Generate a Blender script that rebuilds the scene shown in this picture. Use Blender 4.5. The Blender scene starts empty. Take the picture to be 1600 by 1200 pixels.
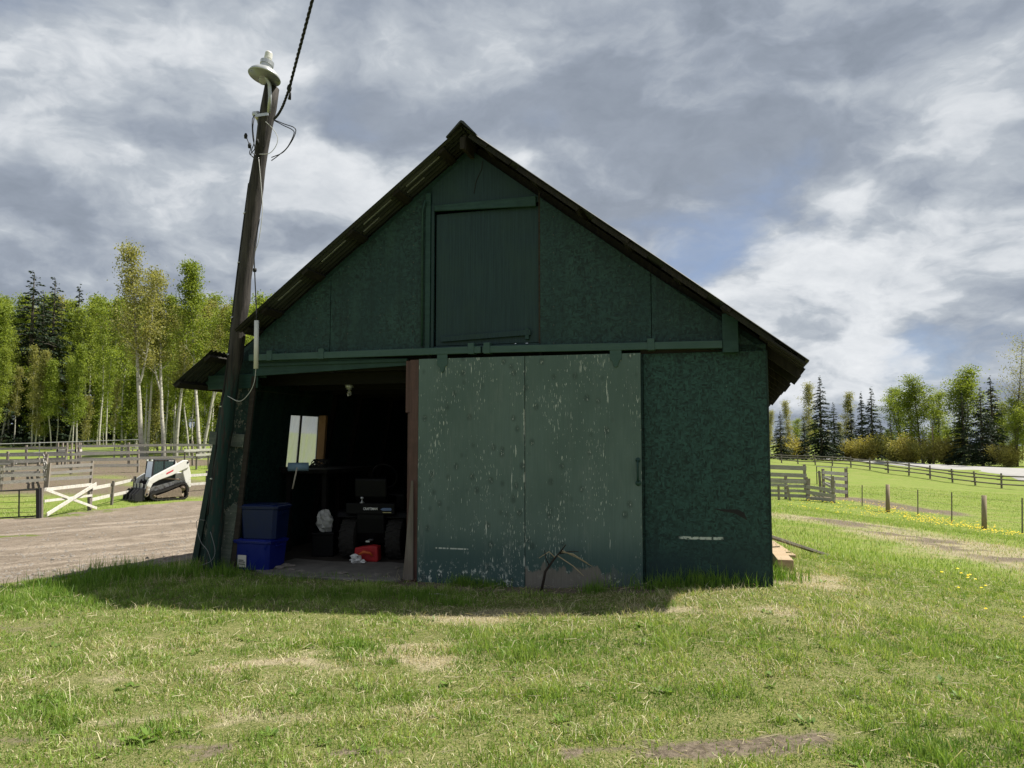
import bpy, math, random
import numpy as np
from mathutils import Vector, Matrix

R = math.radians
random.seed(7)
rng = np.random.default_rng(7)
scn = bpy.context.scene
col = scn.collection

# ------------------------------------------------------------------ camera
CAM_H, FOC, PITCH = 1.6, 1202.0, R(4.28)
cam_d = bpy.data.cameras.new('camera')
cam_d.sensor_fit = 'HORIZONTAL'
cam_d.sensor_width = 36.0
cam_d.lens = 36.0 * FOC / 1600.0
cam_d.clip_end = 4000
cam = bpy.data.objects.new('camera', cam_d)
cam.location = (0, 0, CAM_H)
cam.rotation_euler = (math.pi / 2 + PITCH, 0, 0)
col.objects.link(cam)
scn.camera = cam

# ------------------------------------------------------------------ light
SUN_EL, SUN_AZ = R(56.5), R(77.0)          # azimuth from +Y towards +X
world = bpy.data.worlds.new('World')
scn.world = world
world.use_nodes = True
wt = world.node_tree
for n in list(wt.nodes):
    wt.nodes.remove(n)


class NT:
    """small node-tree writer"""
    def __init__(self, tree):
        self.t = tree

    def n(self, kind, **kw):
        nd = self.t.nodes.new(kind)
        for k, v in kw.items():
            setattr(nd, k, v)
        return nd

    def put(self, sock, v):
        if isinstance(v, bpy.types.NodeSocket):
            self.t.links.new(v, sock)
        elif v is not None:
            if sock.type == 'RGBA' and not isinstance(v, (int, float)):
                v = tuple(v) + (1.0,) if len(v) == 3 else tuple(v)
            elif sock.type == 'RGBA':
                v = (v, v, v, 1)
            sock.default_value = v

    def math(self, op, a, b=None, c=None, clamp=False):
        m = self.n('ShaderNodeMath', operation=op, use_clamp=clamp)
        self.put(m.inputs[0], a)
        if b is not None: self.put(m.inputs[1], b)
        if c is not None: self.put(m.inputs[2], c)
        return m.outputs[0]

    def vmath(self, op, a, b=None):
        m = self.n('ShaderNodeVectorMath', operation=op)
        self.put(m.inputs[0], a)
        if b is not None:
            if op == 'SCALE': self.put(m.inputs['Scale'], b)
            else: self.put(m.inputs[1], b)
        return m.outputs['Value'] if op in ('DOT_PRODUCT', 'LENGTH') else m.outputs[0]

    def noise(self, vec, scale, detail=4, rough=.55, distort=0.0, out=0):
        m = self.n('ShaderNodeTexNoise')
        self.put(m.inputs['Vector'], vec)
        self.put(m.inputs['Scale'], scale)
        m.inputs['Detail'].default_value = detail
        m.inputs['Roughness'].default_value = rough
        m.inputs['Distortion'].default_value = distort
        return m.outputs[out]

    def voro(self, vec, scale, feature='F1', out='Color', rand=1.0):
        m = self.n('ShaderNodeTexVoronoi', feature=feature)
        self.put(m.inputs['Vector'], vec)
        self.put(m.inputs['Scale'], scale)
        m.inputs['Randomness'].default_value = rand
        return m.outputs[out]

    def map(self, v, a, b, c=0.0, d=1.0, smooth=True):
        m = self.n('ShaderNodeMapRange', interpolation_type='SMOOTHSTEP' if smooth else 'LINEAR', clamp=True)
        self.put(m.inputs[0], v)
        for i, x in enumerate((a, b, c, d)):
            self.put(m.inputs[i + 1], x)
        return m.outputs[0]

    def mix(self, fac, a, b, blend='MIX'):
        m = self.n('ShaderNodeMix', data_type='RGBA', blend_type=blend)
        self.put(m.inputs[0], fac)
        self.put(m.inputs[6], a)
        self.put(m.inputs[7], b)
        return m.outputs[2]

    def ramp(self, fac, stops):
        m = self.n('ShaderNodeValToRGB')
        cr = m.color_ramp
        while len(cr.elements) < len(stops):
            cr.elements.new(.5)
        for e_, (p_, c_) in zip(cr.elements, stops):
            e_.position = p_
            e_.color = tuple(c_) + (1,)
        self.put(m.inputs[0], fac)
        return m.outputs[0]

    def sep(self, v):
        m = self.n('ShaderNodeSeparateXYZ')
        self.put(m.inputs[0], v)
        return m.outputs

    def comb(self, x, y, z):
        m = self.n('ShaderNodeCombineXYZ')
        for i, a in enumerate((x, y, z)):
            self.put(m.inputs[i], a)
        return m.outputs[0]

    def obj(self):
        return self.n('ShaderNodeTexCoord').outputs['Object']

    def scaled(self, v, s):
        return self.vmath('MULTIPLY', v, s)

    def rand(self):
        return self.n('ShaderNodeObjectInfo').outputs['Random']

    def attr(self, name):
        m = self.n('ShaderNodeAttribute', attribute_name=name)
        return m.outputs['Fac']


def build_world():
    g = NT(wt)
    sky = g.n('ShaderNodeTexSky', sky_type='NISHITA')
    sky.sun_disc = False
    sky.sun_elevation = SUN_EL
    sky.sun_rotation = SUN_AZ
    sky.altitude = 800
    sky.air_density = 1.0
    sky.dust_density = 0.6
    sky.ozone_density = 1.3
    dirv = g.vmath('NORMALIZE', g.n('ShaderNodeTexCoord').outputs['Generated'])
    x, y, z = g.sep(dirv)
    zz = g.math('ADD', g.math('MAXIMUM', z, 0.0), 0.42)
    # cloud deck seen in perspective; the third coordinate keeps puffs upright rather than smeared flat
    p = g.comb(g.math('DIVIDE', x, zz), g.math('DIVIDE', y, zz), g.math('MULTIPLY', z, 1.1))
    p = g.vmath('ADD', p, (1.3, 9.9, 2.2))
    warp = g.vmath('SCALE', g.vmath('SUBTRACT', g.noise(p, 3.0, 5, .55, out=1), (.5, .5, .5)), .25)
    p1 = g.vmath('ADD', p, warp)
    def dens(q):
        big = g.noise(q, 1.25, 2, .5)
        mid = g.noise(q, 1.8, 13, .535)
        return g.math('ADD', g.math('MULTIPLY', big, .42), g.math('MULTIPLY', mid, .58))
    d0 = dens(p1)
    d1 = dens(g.vmath('ADD', p1, (.05, -.06, .09)))       # a step towards the light, up and to the right
    lit = g.map(g.math('SUBTRACT', d0, d1), -.055, .068, 0.0, 1.0)
    gap = g.vmath('DOT_PRODUCT', dirv, Vector((-.375, .82, .40)).normalized())
    gapm = g.map(gap, .965, .998, 0.0, .055)
    cov = g.math('SUBTRACT', d0, gapm)
    alpha = g.map(cov, .315, .44, 0.0, 1.0)
    thick = g.map(cov, .46, .64, 0.0, 1.0)
    fine = g.noise(p1, 13.0, 7, .62)
    lit2 = g.math('ADD', g.math('ADD', .17, g.math('MULTIPLY', lit, .72)), g.math('MULTIPLY', g.math('SUBTRACT', fine, .5), .38), clamp=True)
    lit2 = g.math('SUBTRACT', lit2, g.math('MULTIPLY', thick, .20), clamp=True)
    ccol = g.ramp(lit2, [(0.0, (2.15, 2.5, 3.05)), (.25, (3.0, 3.4, 4.05)), (.6, (4.5, 4.9, 5.4)), (1.0, (8.0, 8.2, 8.4))])
    blue = g.mix(1.0, sky.outputs[0], (.88, .97, 1.14), 'MULTIPLY')
    veil = g.mix(.7, blue, (3.0, 3.75, 5.2))
    c = g.mix(alpha, veil, ccol)
    bg = g.n('ShaderNodeBackground')
    g.put(bg.inputs[0], c)
    bg.inputs[1].default_value = 0.06
    out = g.n('ShaderNodeOutputWorld')
    wt.links.new(bg.outputs[0], out.inputs[0])


build_world()
world.cycles.sampling_method = 'MANUAL'
world.cycles.sample_map_resolution = 512

sun_d = bpy.data.lights.new('sun', 'SUN')
sun_d.energy = 5.0
sun_d.angle = R(1.0)
sun_d.color = (1.0, .95, .86)
sun = bpy.data.objects.new('sun', sun_d)
_s = Vector((math.sin(SUN_AZ) * math.cos(SUN_EL), math.cos(SUN_AZ) * math.cos(SUN_EL), math.sin(SUN_EL)))
sun.rotation_euler = (-_s).to_track_quat('-Z', 'Y').to_euler()
col.objects.link(sun)

vs = scn.view_settings
vs.view_transform = 'Standard'
vs.look = 'None'
vs.gamma = 1.0
vs.use_curve_mapping = False
vs.exposure = 0.88
scn.cycles.use_denoising = True
scn.cycles.max_bounces = 6
scn.cycles.transparent_max_bounces = 8
scn.cycles.sample_clamp_indirect = 6

# ------------------------------------------------------------------ view helpers: turn a point of the picture into a place
def ray(X, Y):
    vx, vz = (X - 800) / FOC, (600 - Y) / FOC
    return np.array((vx, math.cos(PITCH) - vz * math.sin(PITCH), math.sin(PITCH) + vz * math.cos(PITCH)))

def at(X, Y, depth):
    r = ray(X, Y)
    s = depth / r[1]
    return Vector((s * r[0], depth, CAM_H + s * r[2]))

BARN_ANG = R(16)
BO = (-.531, 8.43)
BE = (math.cos(BARN_ANG), -math.sin(BARN_ANG))
BD = (math.sin(BARN_ANG), math.cos(BARN_ANG))

def face(X, Y, k=0.0):
    """(t, z) on the plane k of the barn"""
    r = ray(X, Y)
    s = (k + BO[0] * BD[0] + BO[1] * BD[1]) / (r[0] * BD[0] + r[1] * BD[1])
    x, y = s * r[0] - BO[0], s * r[1] - BO[1]
    return x * BE[0] + y * BE[1], CAM_H + s * r[2]

def b2w(t, k, z=0.0):
    return Vector((BO[0] + t * BE[0] + k * BD[0], BO[1] + t * BE[1] + k * BD[1], z))

def w2b(x, y):
    x, y = x - BO[0], y - BO[1]
    return x * BE[0] + y * BE[1], x * BD[0] + y * BD[1]

# ------------------------------------------------------------------ noise on arrays
_lat = np.random.default_rng(3).random((257, 257))
def vnoise(x, y):
    xi, yi = np.floor(x).astype(int), np.floor(y).astype(int)
    fx, fy = x - xi, y - yi
    fx, fy = fx * fx * (3 - 2 * fx), fy * fy * (3 - 2 * fy)
    a = _lat[xi % 256, yi % 256]; b = _lat[(xi + 1) % 256, yi % 256]
    c = _lat[xi % 256, (yi + 1) % 256]; d = _lat[(xi + 1) % 256, (yi + 1) % 256]
    return (a * (1 - fx) + b * fx) * (1 - fy) + (c * (1 - fx) + d * fx) * fy
def fbm(x, y, oct=4):
    s, amp, tot = 0, 1.0, 0
    for o in range(oct):
        s = s + amp * vnoise(x * 2 ** o + 17.3 * o, y * 2 ** o + 5.1 * o)
        tot += amp; amp *= .5
    return s / tot
def sstep(x, a, b):
    t = np.clip((x - a) / (b - a), 0, 1)
    return t * t * (3 - 2 * t)

# ------------------------------------------------------------------ terrain: thin-plate surface through surveyed points
_cp = [(0, 3, 0), (-3, 4, -.02), (3, 4, .0), (0, 0, 0), (-5, 0, -.1), (5, 0, -.05), (0, -12, 0), (0, 6, .03),
       (0, 22, -.25), (0, 40, -1.0), (5, 70, -1.2), (0, 120, -.5),
       (-30, 30, -1.5), (-60, 60, .0), (-85, 112, 2.6), (100, 20, -2.8), (40, 0, -1.6), (-40, 0, -1.2), (0, -60, -.5),
       (200, 100, -3), (150, 320, -3), (0, 320, 0), (-160, 320, 8), (-220, 100, 2),
       (700, 700, -3), (-700, 700, 8), (700, -300, -3), (-700, -300, 0), (0, 700, 2)]
_cp += [tuple(b2w(t, 0, z)) for t, z in ((-3.5, .07), (-2.0, .085), (-.5, .09), (.7, .09), (2.0, .16), (3.15, .21))]
_cp += [tuple(b2w(t, 8, z)) for t, z in ((-3.5, -.3), (3.2, -.2))]
for _q in ((0, 918, 8.6), (100, 860, 14), (100, 830, 19), (250, 796, 36), (60, 808, 31), (150, 768, 42), (100, 720, 75), (60, 694, 105),
           (0, 686, 108), (215, 718, 60), (310, 718, 62), (200, 705, 85), (380, 700, 95),
           (1300, 880, 10.2), (1600, 1000, 6.5), (1500, 940, 8.0), (1400, 870, 14), (1600, 880, 14.0), (1538, 828, 30), (1387, 800, 39), (1263, 784, 43),
           (1250, 742, 72), (1222, 723, 111), (1330, 731, 96), (1420, 745, 85), (1564, 762, 72),
           (1600, 746, 84), (1450, 730, 110), (1380, 723, 130), (1300, 718, 155), (1240, 716, 175),
           (1600, 731.5, 97), (1450, 725, 124), (1380, 720, 144), (1300, 717, 168), (1550, 731, 106), (1300, 716.5, 185)):
    _cp.append(tuple(at(*_q)))
_cp = np.array(_cp)
def _U(r2):
    return np.where(r2 > 1e-9, r2 * np.log(np.maximum(r2, 1e-9)), 0.0)
_SC = 50.0
_cx = _cp[:, :2] / _SC
_N = len(_cx)
_K = _U(((_cx[:, None] - _cx[None]) ** 2).sum(-1)) + np.eye(_N) * 2e-5
_Pm = np.hstack([np.ones((_N, 1)), _cx])
_A = np.block([[_K, _Pm], [_Pm.T, np.zeros((3, 3))]])
_w = np.linalg.solve(_A, np.concatenate([_cp[:, 2], np.zeros(3)]))
def gz(x, y, carve=False):
    x = np.atleast_1d(np.asarray(x, float)); y = np.atleast_1d(np.asarray(y, float))
    q = np.stack([x.ravel(), y.ravel()], -1) / _SC
    z = _w[_N] + q @ _w[_N + 1:]
    for i in range(_N):
        z = z + _w[i] * _U(((q - _cx[i]) ** 2).sum(-1))
    z = z.reshape(x.shape)
    dist = np.hypot(x, y)
    z = z + (fbm(x * .9, y * .9, 3) - .5) * .05 + (fbm(x * .11 + 9, y * .11, 2) - .5) * .5 * sstep(dist, 14, 40)
    if carve:
        t, k = w2b(x, y)
        ins = sstep(t, -3.5, -3.2) * (1 - sstep(t, 2.9, 3.1)) * sstep(k, .05, .3) * (1 - sstep(k, 7.6, 7.9))
        z = z * (1 - ins) + np.minimum(z, -.05) * ins
    return z
def gz1(x, y):
    return float(gz(x, y)[0])
def ground(X, Y, far=260.0):
    """where the line of sight through a picture point meets the terrain"""
    r = ray(X, Y)
    s = np.geomspace(2.5, far, 700)
    px, py, pz = s * r[0], s * r[1], CAM_H + s * r[2]
    h = pz - gz(px, py)
    i = np.argmax(h < 0)
    if not (h < 0).any():
        return Vector((px[-1], py[-1], gz1(px[-1], py[-1])))
    f_ = h[i - 1] / (h[i - 1] - h[i]) if i else 0
    ss = s[i - 1] + (s[i] - s[i - 1]) * f_
    return Vector((ss * r[0], ss * r[1], gz1(ss * r[0], ss * r[1])))

# ------------------------------------------------------------------ mesh helpers
class MB:
    def __init__(self):
        self.v, self.f = [], []

    def add(self, vs, fs):
        o = len(self.v)
        self.v.extend(tuple(p) for p in vs)
        self.f.extend(tuple(i + o for i in q) for q in fs)
        return self

    def hexa(self, c8):
        return self.add(c8, [(0, 3, 2, 1), (4, 5, 6, 7), (0, 1, 5, 4), (1, 2, 6, 5), (2, 3, 7, 6), (3, 0, 4, 7)])

    def box(self, x0, x1, y0, y1, z0, z1):
        return self.hexa([(x0, y0, z0), (x1, y0, z0), (x1, y1, z0), (x0, y1, z0), (x0, y0, z1), (x1, y0, z1), (x1, y1, z1), (x0, y1, z1)])

    def beam(self, p0, p1, w, h, up=(0, 0, 1)):
        p0, p1, up = Vector(p0), Vector(p1), Vector(up)
        a = (p1 - p0).normalized()
        s = a.cross(up)
        if s.length < 1e-4: s = a.cross(Vector((0, 1, 0)))
        s.normalize()
        u = s.cross(a)
        s, u = s * w / 2, u * h / 2
        return self.hexa([p0 - s - u, p0 + s - u, p1 + s - u, p1 - s - u, p0 - s + u, p0 + s + u, p1 + s + u, p1 - s + u])

    def prism(self, poly, fn, d0, d1):
        """poly: 2-D outline; fn(a, b, depth) -> 3-D point"""
        n = len(poly)
        self.add([fn(a, b, d0) for a, b in poly] + [fn(a, b, d1) for a, b in poly],
                 [tuple(range(n - 1, -1, -1)), tuple(range(n, 2 * n))] + [(i, (i + 1) % n, n + (i + 1) % n, n + i) for i in range(n)])
        return self

    def tube(self, pts, rad, n=8, cap=True):
        pts = [Vector(p) for p in pts]
        if not isinstance(rad, (list, tuple)): rad = [rad] * len(pts)
        vs, fs = [], []
        ref = None
        for i, p in enumerate(pts):
            a = (pts[min(i + 1, len(pts) - 1)] - pts[max(i - 1, 0)])
            a = a.normalized() if a.length > 1e-9 else Vector((0, 0, 1))
            if ref is None:
                ref = a.orthogonal().normalized()
            ref = (ref - a * ref.dot(a))
            ref = ref.normalized() if ref.length > 1e-6 else a.orthogonal().normalized()
            b = a.cross(ref)
            for j in range(n):
                th = 2 * math.pi * j / n
                vs.append(p + (ref * math.cos(th) + b * math.sin(th)) * rad[i])
        for i in range(len(pts) - 1):
            for j in range(n):
                fs.append((i * n + j, i * n + (j + 1) % n, (i + 1) * n + (j + 1) % n, (i + 1) * n + j))
        if cap:
            fs.append(tuple(range(n - 1, -1, -1)))
            fs.append(tuple((len(pts) - 1) * n + j for j in range(n)))
        return self.add(vs, fs)

    def lathe(self, prof, n=20, mat=None):
        mat = mat or Matrix()
        vs = [mat @ Vector((r * math.cos(2 * math.pi * j / n), r * math.sin(2 * math.pi * j / n), z)) for r, z in prof for j in range(n)]
        fs = [(i * n + j, i * n + (j + 1) % n, (i + 1) * n + (j + 1) % n, (i + 1) * n + j) for i in range(len(prof) - 1) for j in range(n)]
        if prof[0][0] > 1e-6: fs.append(tuple(range(n - 1, -1, -1)))
        if prof[-1][0] > 1e-6: fs.append(tuple((len(prof) - 1) * n + j for j in range(n)))
        return self.add(vs, fs)

    def mesh(self, name, m, smooth=False):
        me = bpy.data.meshes.new(name)
        me.from_pydata(self.v, [], self.f)
        if m is not None: me.materials.append(m)
        if smooth:
            me.polygons.foreach_set('use_smooth', [True] * len(me.polygons))
        me.update()
        return me

    def build(self, name, m, parent=None, smooth=False, bevel=0.0, label=None):
        o = put(name, self.mesh(name, m, smooth), parent)
        if bevel: soften(o, bevel)
        if label: o['label'] = label
        return o


def soften(o, w):
    b = o.modifiers.new('bevel', 'BEVEL')
    b.width = w; b.segments = 2; b.limit_method = 'ANGLE'; b.angle_limit = R(40)

def put(name, me, parent=None, loc=None, rz=None):
    o = bpy.data.objects.new(name, me)
    col.objects.link(o)
    if parent is not None: o.parent = parent
    if loc is not None: o.location = loc
    if rz is not None: o.rotation_euler = (0, 0, rz)
    return o

def tag(o, label, cat, group=None, kind=None):
    o['label'] = label
    o['category'] = cat
    if group: o['group'] = group
    if kind: o['kind'] = kind
    return o

def thing(name, label, cat, loc=(0, 0, 0), rz=0.0, group=None):
    o = bpy.data.objects.new(name, None)
    o.empty_display_size = .2
    col.objects.link(o)
    o.location = loc
    o.rotation_euler = (0, 0, rz)
    return tag(o, label, cat, group)

def copy_tree(o, parent=None):
    c = o.copy()
    col.objects.link(c)
    c.parent = parent
    for ch in o.children:
        copy_tree(ch, c)
    return c

def raw_mesh(name, verts, faces_flat, nper, m, attrs=None, smooth=False):
    """numpy arrays straight into a mesh; every face has nper corners"""
    me = bpy.data.meshes.new(name)
    nv = len(verts); nl = len(faces_flat); nf = nl // nper
    me.vertices.add(nv)
    me.vertices.foreach_set('co', np.ascontiguousarray(verts, dtype=np.float32).ravel())
    me.loops.add(nl)
    me.loops.foreach_set('vertex_index', np.ascontiguousarray(faces_flat, dtype=np.int32))
    me.polygons.add(nf)
    me.polygons.foreach_set('loop_start', np.arange(0, nl, nper, dtype=np.int32))
    if smooth:
        me.polygons.foreach_set('use_smooth', np.ones(nf, dtype=bool))
    for k_, a in (attrs or {}).items():
        at_ = me.attributes.new(k_, 'FLOAT', 'POINT')
        at_.data.foreach_set('value', np.ascontiguousarray(a, dtype=np.float32))
    me.update(calc_edges=True)
    if m is not None: me.materials.append(m)
    return me

# ------------------------------------------------------------------ materials
MATS = {}
def mat(name, fn):
    m = bpy.data.materials.new(name)
    m.use_nodes = True
    t = m.node_tree
    for n in list(t.nodes): t.nodes.remove(n)
    g = NT(t)
    out = g.n('ShaderNodeOutputMaterial')
    sh = fn(g)
    t.links.new(sh, out.inputs[0])
    MATS[name] = m
    return m

def pbr(g, c, rough=.7, bump=None, bstr=.3, bdist=.01, metal=0.0, spec=.35, alpha=None):
    b = g.n('ShaderNodeBsdfPrincipled')
    g.put(b.inputs['Base Color'], c)
    g.put(b.inputs['Roughness'], rough)
    b.inputs['Metallic'].default_value = metal
    b.inputs['Specular IOR Level'].default_value = spec
    if bump is not None:
        bp = g.n('ShaderNodeBump')
        bp.inputs['Strength'].default_value = bstr
        bp.inputs['Distance'].default_value = bdist
        g.put(bp.inputs['Height'], bump)
        g.t.links.new(bp.outputs[0], b.inputs['Normal'])
    return b.outputs[0]

def m_osb(g):
    p = g.obj()
    w = g.vmath('ADD', p, g.vmath('SCALE', g.noise(p, 9, 2, out=1), .02))
    a = g.voro(g.scaled(w, (30, 30, 64)), 1.0)
    b = g.voro(g.scaled(w, (64, 30, 28)), 1.0)
    pick = g.map(g.noise(p, 14, 2), .45, .55)
    fl = g.mix(pick, a, b)
    fv = g.n('ShaderNodeSeparateColor'); g.put(fv.inputs[0], fl)
    v = fv.outputs[0]
    big = g.noise(p, 1.3, 4, .6)
    c = g.mix(v, (.0020, .012, .0105), (.024, .068, .059))
    c = g.mix(g.map(big, .35, .7, 0, .7), c, (.008, .031, .031))
    streak = g.noise(g.scaled(p, (11, 11, .55)), 1.0, 4, .6)
    c = g.mix(g.map(streak, .50, .74, 0, .55), c, (.004, .014, .013))
    c = g.mix(g.map(g.noise(g.scaled(p, (4, 4, .8)), 1.0, 3), .55, .75, 0, .45), c, (.030, .072, .058))
    px_, py_, pz_ = g.sep(p)
    nx_ = g.math('ABSOLUTE', g.math('SUBTRACT', g.math('FRACT', g.math('MULTIPLY', px_, 2.46)), .5))
    nz_ = g.math('ABSOLUTE', g.math('SUBTRACT', g.math('FRACT', g.math('MULTIPLY', pz_, 5.1)), .5))
    nail = g.math('MULTIPLY', g.map(nx_, .010, .016, 1, 0), g.map(nz_, .022, .036, 1, 0))
    c = g.mix(g.math('MULTIPLY', nail, .7), c, (.10, .09, .07))
    dirt = g.map(g.noise(p, 5, 5, .7), .60, .80)
    c = g.mix(g.math('MULTIPLY', dirt, .45), c, (.016, .026, .017))
    chip = g.map(g.noise(g.scaled(p, (30, 30, 18)), 1.0, 3, .6), .765, .80)
    c = g.mix(g.math('MULTIPLY', chip, .8), c, (.34, .38, .34))
    h = g.math('ADD', g.math('MULTIPLY', v, .7), g.math('MULTIPLY', g.noise(p, 90, 3), .3))
    return pbr(g, c, .62, h, .55, .004)
mat('osb', m_osb)

def m_osb_peel(g):
    """the leaning strip: paint lifting off in pale flakes"""
    p = g.obj()
    v = g.voro(g.scaled(p, (30, 22, 30)), 1.0)
    fv = g.n('ShaderNodeSeparateColor'); g.put(fv.inputs[0], v)
    c = g.mix(fv.outputs[0], (.004, .017, .014), (.012, .036, .029))
    pe = g.map(g.noise(g.scaled(p, (22, 20, 14)), 1.0, 5, .7), .57, .62)
    pe2 = g.math('MULTIPLY', g.map(g.noise(g.scaled(p, (9, 9, 2.6)), 1.0, 5, .7), .57, .63), .9)
    c = g.mix(g.math('MULTIPLY', g.math('MAXIMUM', pe, pe2), .8), c, g.mix(g.noise(p, 40, 3), (.08, .08, .066), (.26, .24, .19)))
    return pbr(g, c, .7, fv.outputs[0], .5, .004)
mat('osb_peeled', m_osb_peel)

def m_osb_scuff(g):
    """the right-hand sheet: the same paint with a bumper scrape and chips low down"""
    p = g.obj()
    x, y, z = g.sep(p)
    w = g.vmath('ADD', p, g.vmath('SCALE', g.noise(p, 9, 2, out=1), .02))
    a = g.voro(g.scaled(w, (30, 30, 64)), 1.0)
    b = g.voro(g.scaled(w, (64, 30, 28)), 1.0)
    fl = g.mix(g.map(g.noise(p, 14, 2), .45, .55), a, b)
    fv = g.n('ShaderNodeSeparateColor'); g.put(fv.inputs[0], fl)
    v = fv.outputs[0]
    c = g.mix(v, (.0024, .015, .013), (.026, .080, .068))
    c = g.mix(g.map(g.noise(g.scaled(p, (11, 11, .6)), 1.0, 4, .6), .50, .74, 0, .5), c, (.005, .017, .016))
    c = g.mix(g.math('MULTIPLY', g.map(z, .12, .42, 1, 0), g.map(g.noise(p, 9, 5, .7), .42, .62)), c, (.045, .045, .034))
    low = g.map(z, .25, .95, 1.0, 0.0)
    c = g.mix(g.math('MULTIPLY', low, g.map(g.noise(p, 3, 4), .3, .6, .3, .9)), c, (.006, .026, .030))
    chip = g.map(g.noise(g.scaled(p, (34, 30, 16)), 1.0, 3, .6), g.math('SUBTRACT', .76, g.math('MULTIPLY', low, .035)), .80)
    scr = g.math('MULTIPLY', g.map(g.math('ABSOLUTE', g.math('SUBTRACT', z, g.math('ADD', .635, g.math('MULTIPLY', g.noise(g.scaled(p, (3, 1, 1)), 1.0, 2), .02)))), .008, .018, 1.0, 0.0),
                 g.math('MULTIPLY', g.map(x, 2.28, 2.33), g.map(x, 2.70, 2.73, 1.0, 0.0)))
    scr = g.math('MULTIPLY', scr, g.map(g.noise(g.scaled(p, (30, 1, 60)), 1.0, 2), .36, .5))
    c = g.mix(g.math('MAXIMUM', g.math('MULTIPLY', chip, .8), scr), c, (.46, .5, .46))
    h = g.math('ADD', g.math('MULTIPLY', v, .7), g.math('MULTIPLY', g.noise(p, 90, 3), .3))
    return pbr(g, c, .62, h, .55, .004)
mat('osb_scuffed', m_osb_scuff)

def m_door(g):
    p = g.obj()
    x, y, z = g.sep(p)
    big = g.noise(g.scaled(p, (1.2, 1, .7)), 1.0, 4, .6)
    c = g.mix(g.map(big, .3, .7), (.070, .112, .098), (.104, .154, .138))
    grain = g.noise(g.scaled(p, (70, 1, 2.5)), 1.0, 4, .6)
    c = g.mix(g.map(grain, .35, .75, 0, .35), c, (.050, .084, .074))
    low = g.map(z, .3, .75, .75, 0.0)
    c = g.mix(low, c, (.022, .058, .060))
    # long narrow cracks where the paint has let go, in vertical runs
    run = g.noise(g.scaled(p, (3.1, 1, .9)), 1.0, 3, .6)
    fl = g.noise(g.scaled(p, (105, 1, 13)), 1.0, 3, .55)
    thr = g.map(run, .34, .66, .73, .595)
    peel = g.map(g.math('SUBTRACT', fl, thr), 0.0, .03)
    fl2 = g.noise(g.scaled(p, (48, 1, 3.6)), 1.0, 4, .6)
    run2 = g.noise(g.scaled(p, (5.3, 1, .5)), 1.0, 2, .5)
    peel = g.math('MAXIMUM', peel, g.map(g.math('SUBTRACT', fl2, g.map(run2, .45, .66, .80, .615)), 0.0, .02))
    # knots and patches that flake in rows
    kn = g.voro(g.scaled(p, (7, 1, 5.5)), 1.0, out='Distance')
    knp = g.math('MULTIPLY', g.map(kn, .10, .20, 1.0, 0.0), g.map(g.noise(g.scaled(p, (60, 1, 22)), 1.0, 4, .7), .56, .62))
    c = g.mix(g.math('MULTIPLY', g.map(kn, .12, .3, 1, 0), .45), c, (.009, .022, .018))
    seam = g.math('MULTIPLY', g.map(g.math('ABSOLUTE', g.math('SUBTRACT', x, .714)), .004, .016, 1.0, 0.0), g.map(g.noise(g.scaled(p, (20, 1, 7)), 1.0, 3), .53, .62))
    lowf = g.math('MULTIPLY', g.map(z, .2, .36, 1.0, 0.0), g.map(g.noise(g.scaled(p, (16, 1, 12)), 1.0, 4, .7), .56, .64))
    line = g.math('MULTIPLY', g.map(g.math('ABSOLUTE', g.math('SUBTRACT', z, .455)), .004, .010, 1, 0),
                  g.math('MULTIPLY', g.map(x, -.29, -.27), g.math('MULTIPLY', g.map(x, .08, .1, 1, 0), g.map(g.noise(g.scaled(p, (38, 1, 5)), 1.0, 2), .42, .5))))
    pk = g.math('MAXIMUM', g.math('MAXIMUM', peel, knp), g.math('MAXIMUM', seam, g.math('MAXIMUM', lowf, line)))
    wear = g.math('MULTIPLY', g.map(g.noise(g.scaled(p, (6, 1, 1.3)), 1.0, 5, .7), .50, .72), g.map(g.noise(g.scaled(p, (90, 1, 5)), 1.0, 3, .6), .42, .6))
    c = g.mix(g.math('MULTIPLY', wear, .45), c, (.17, .20, .18))
    c = g.mix(g.math('MULTIPLY', pk, .9), c, (.48, .51, .46))
    # bare grey wood at the foot of the right-hand sheet
    edge = g.math('ADD', .30, g.math('MULTIPLY', g.math('SUBTRACT', g.noise(g.scaled(p, (9, 1, 2)), 1.0, 4, .7), .5), .42))
    bare = g.math('MULTIPLY', g.map(g.math('SUBTRACT', edge, z), -.01, .02), g.math('MULTIPLY', g.map(x, .715, .73), g.map(x, 1.45, 1.75, 1, .15)))
    c = g.mix(g.math('MULTIPLY', bare, .9), c, g.mix(grain, (.11, .10, .085), (.20, .18, .155)))
    h = g.math('ADD', g.math('MULTIPLY', grain, .5), g.math('MULTIPLY', pk, -.5))
    return pbr(g, c, .6, h, .5, .004)
mat('door_paint', m_door)

def m_loft(g):
    p = g.obj()
    grain = g.noise(g.scaled(p, (55, 1, 1.6)), 1.0, 5, .6)
    big = g.noise(p, 1.6, 3)
    c = g.mix(g.map(grain, .3, .7), (.005, .022, .026), (.013, .039, .042))
    c = g.mix(g.map(big, .4, .7, 0, .6), c, (.016, .042, .033))
    dots = g.map(g.voro(g.scaled(p, (5, 1, 4.4)), 1.0, out='Distance'), .03, .05, 1, 0)
    c = g.mix(g.math('MULTIPLY', dots, .7), c, (.008, .02, .02))
    ch = g.map(g.noise(g.scaled(p, (40, 1, 15)), 1.0, 3), .76, .79)
    c = g.mix(g.math('MULTIPLY', ch, .7), c, (.3, .36, .36))
    return pbr(g, c, .6, grain, .4, .004)
mat('loft_ply', m_loft)

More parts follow.
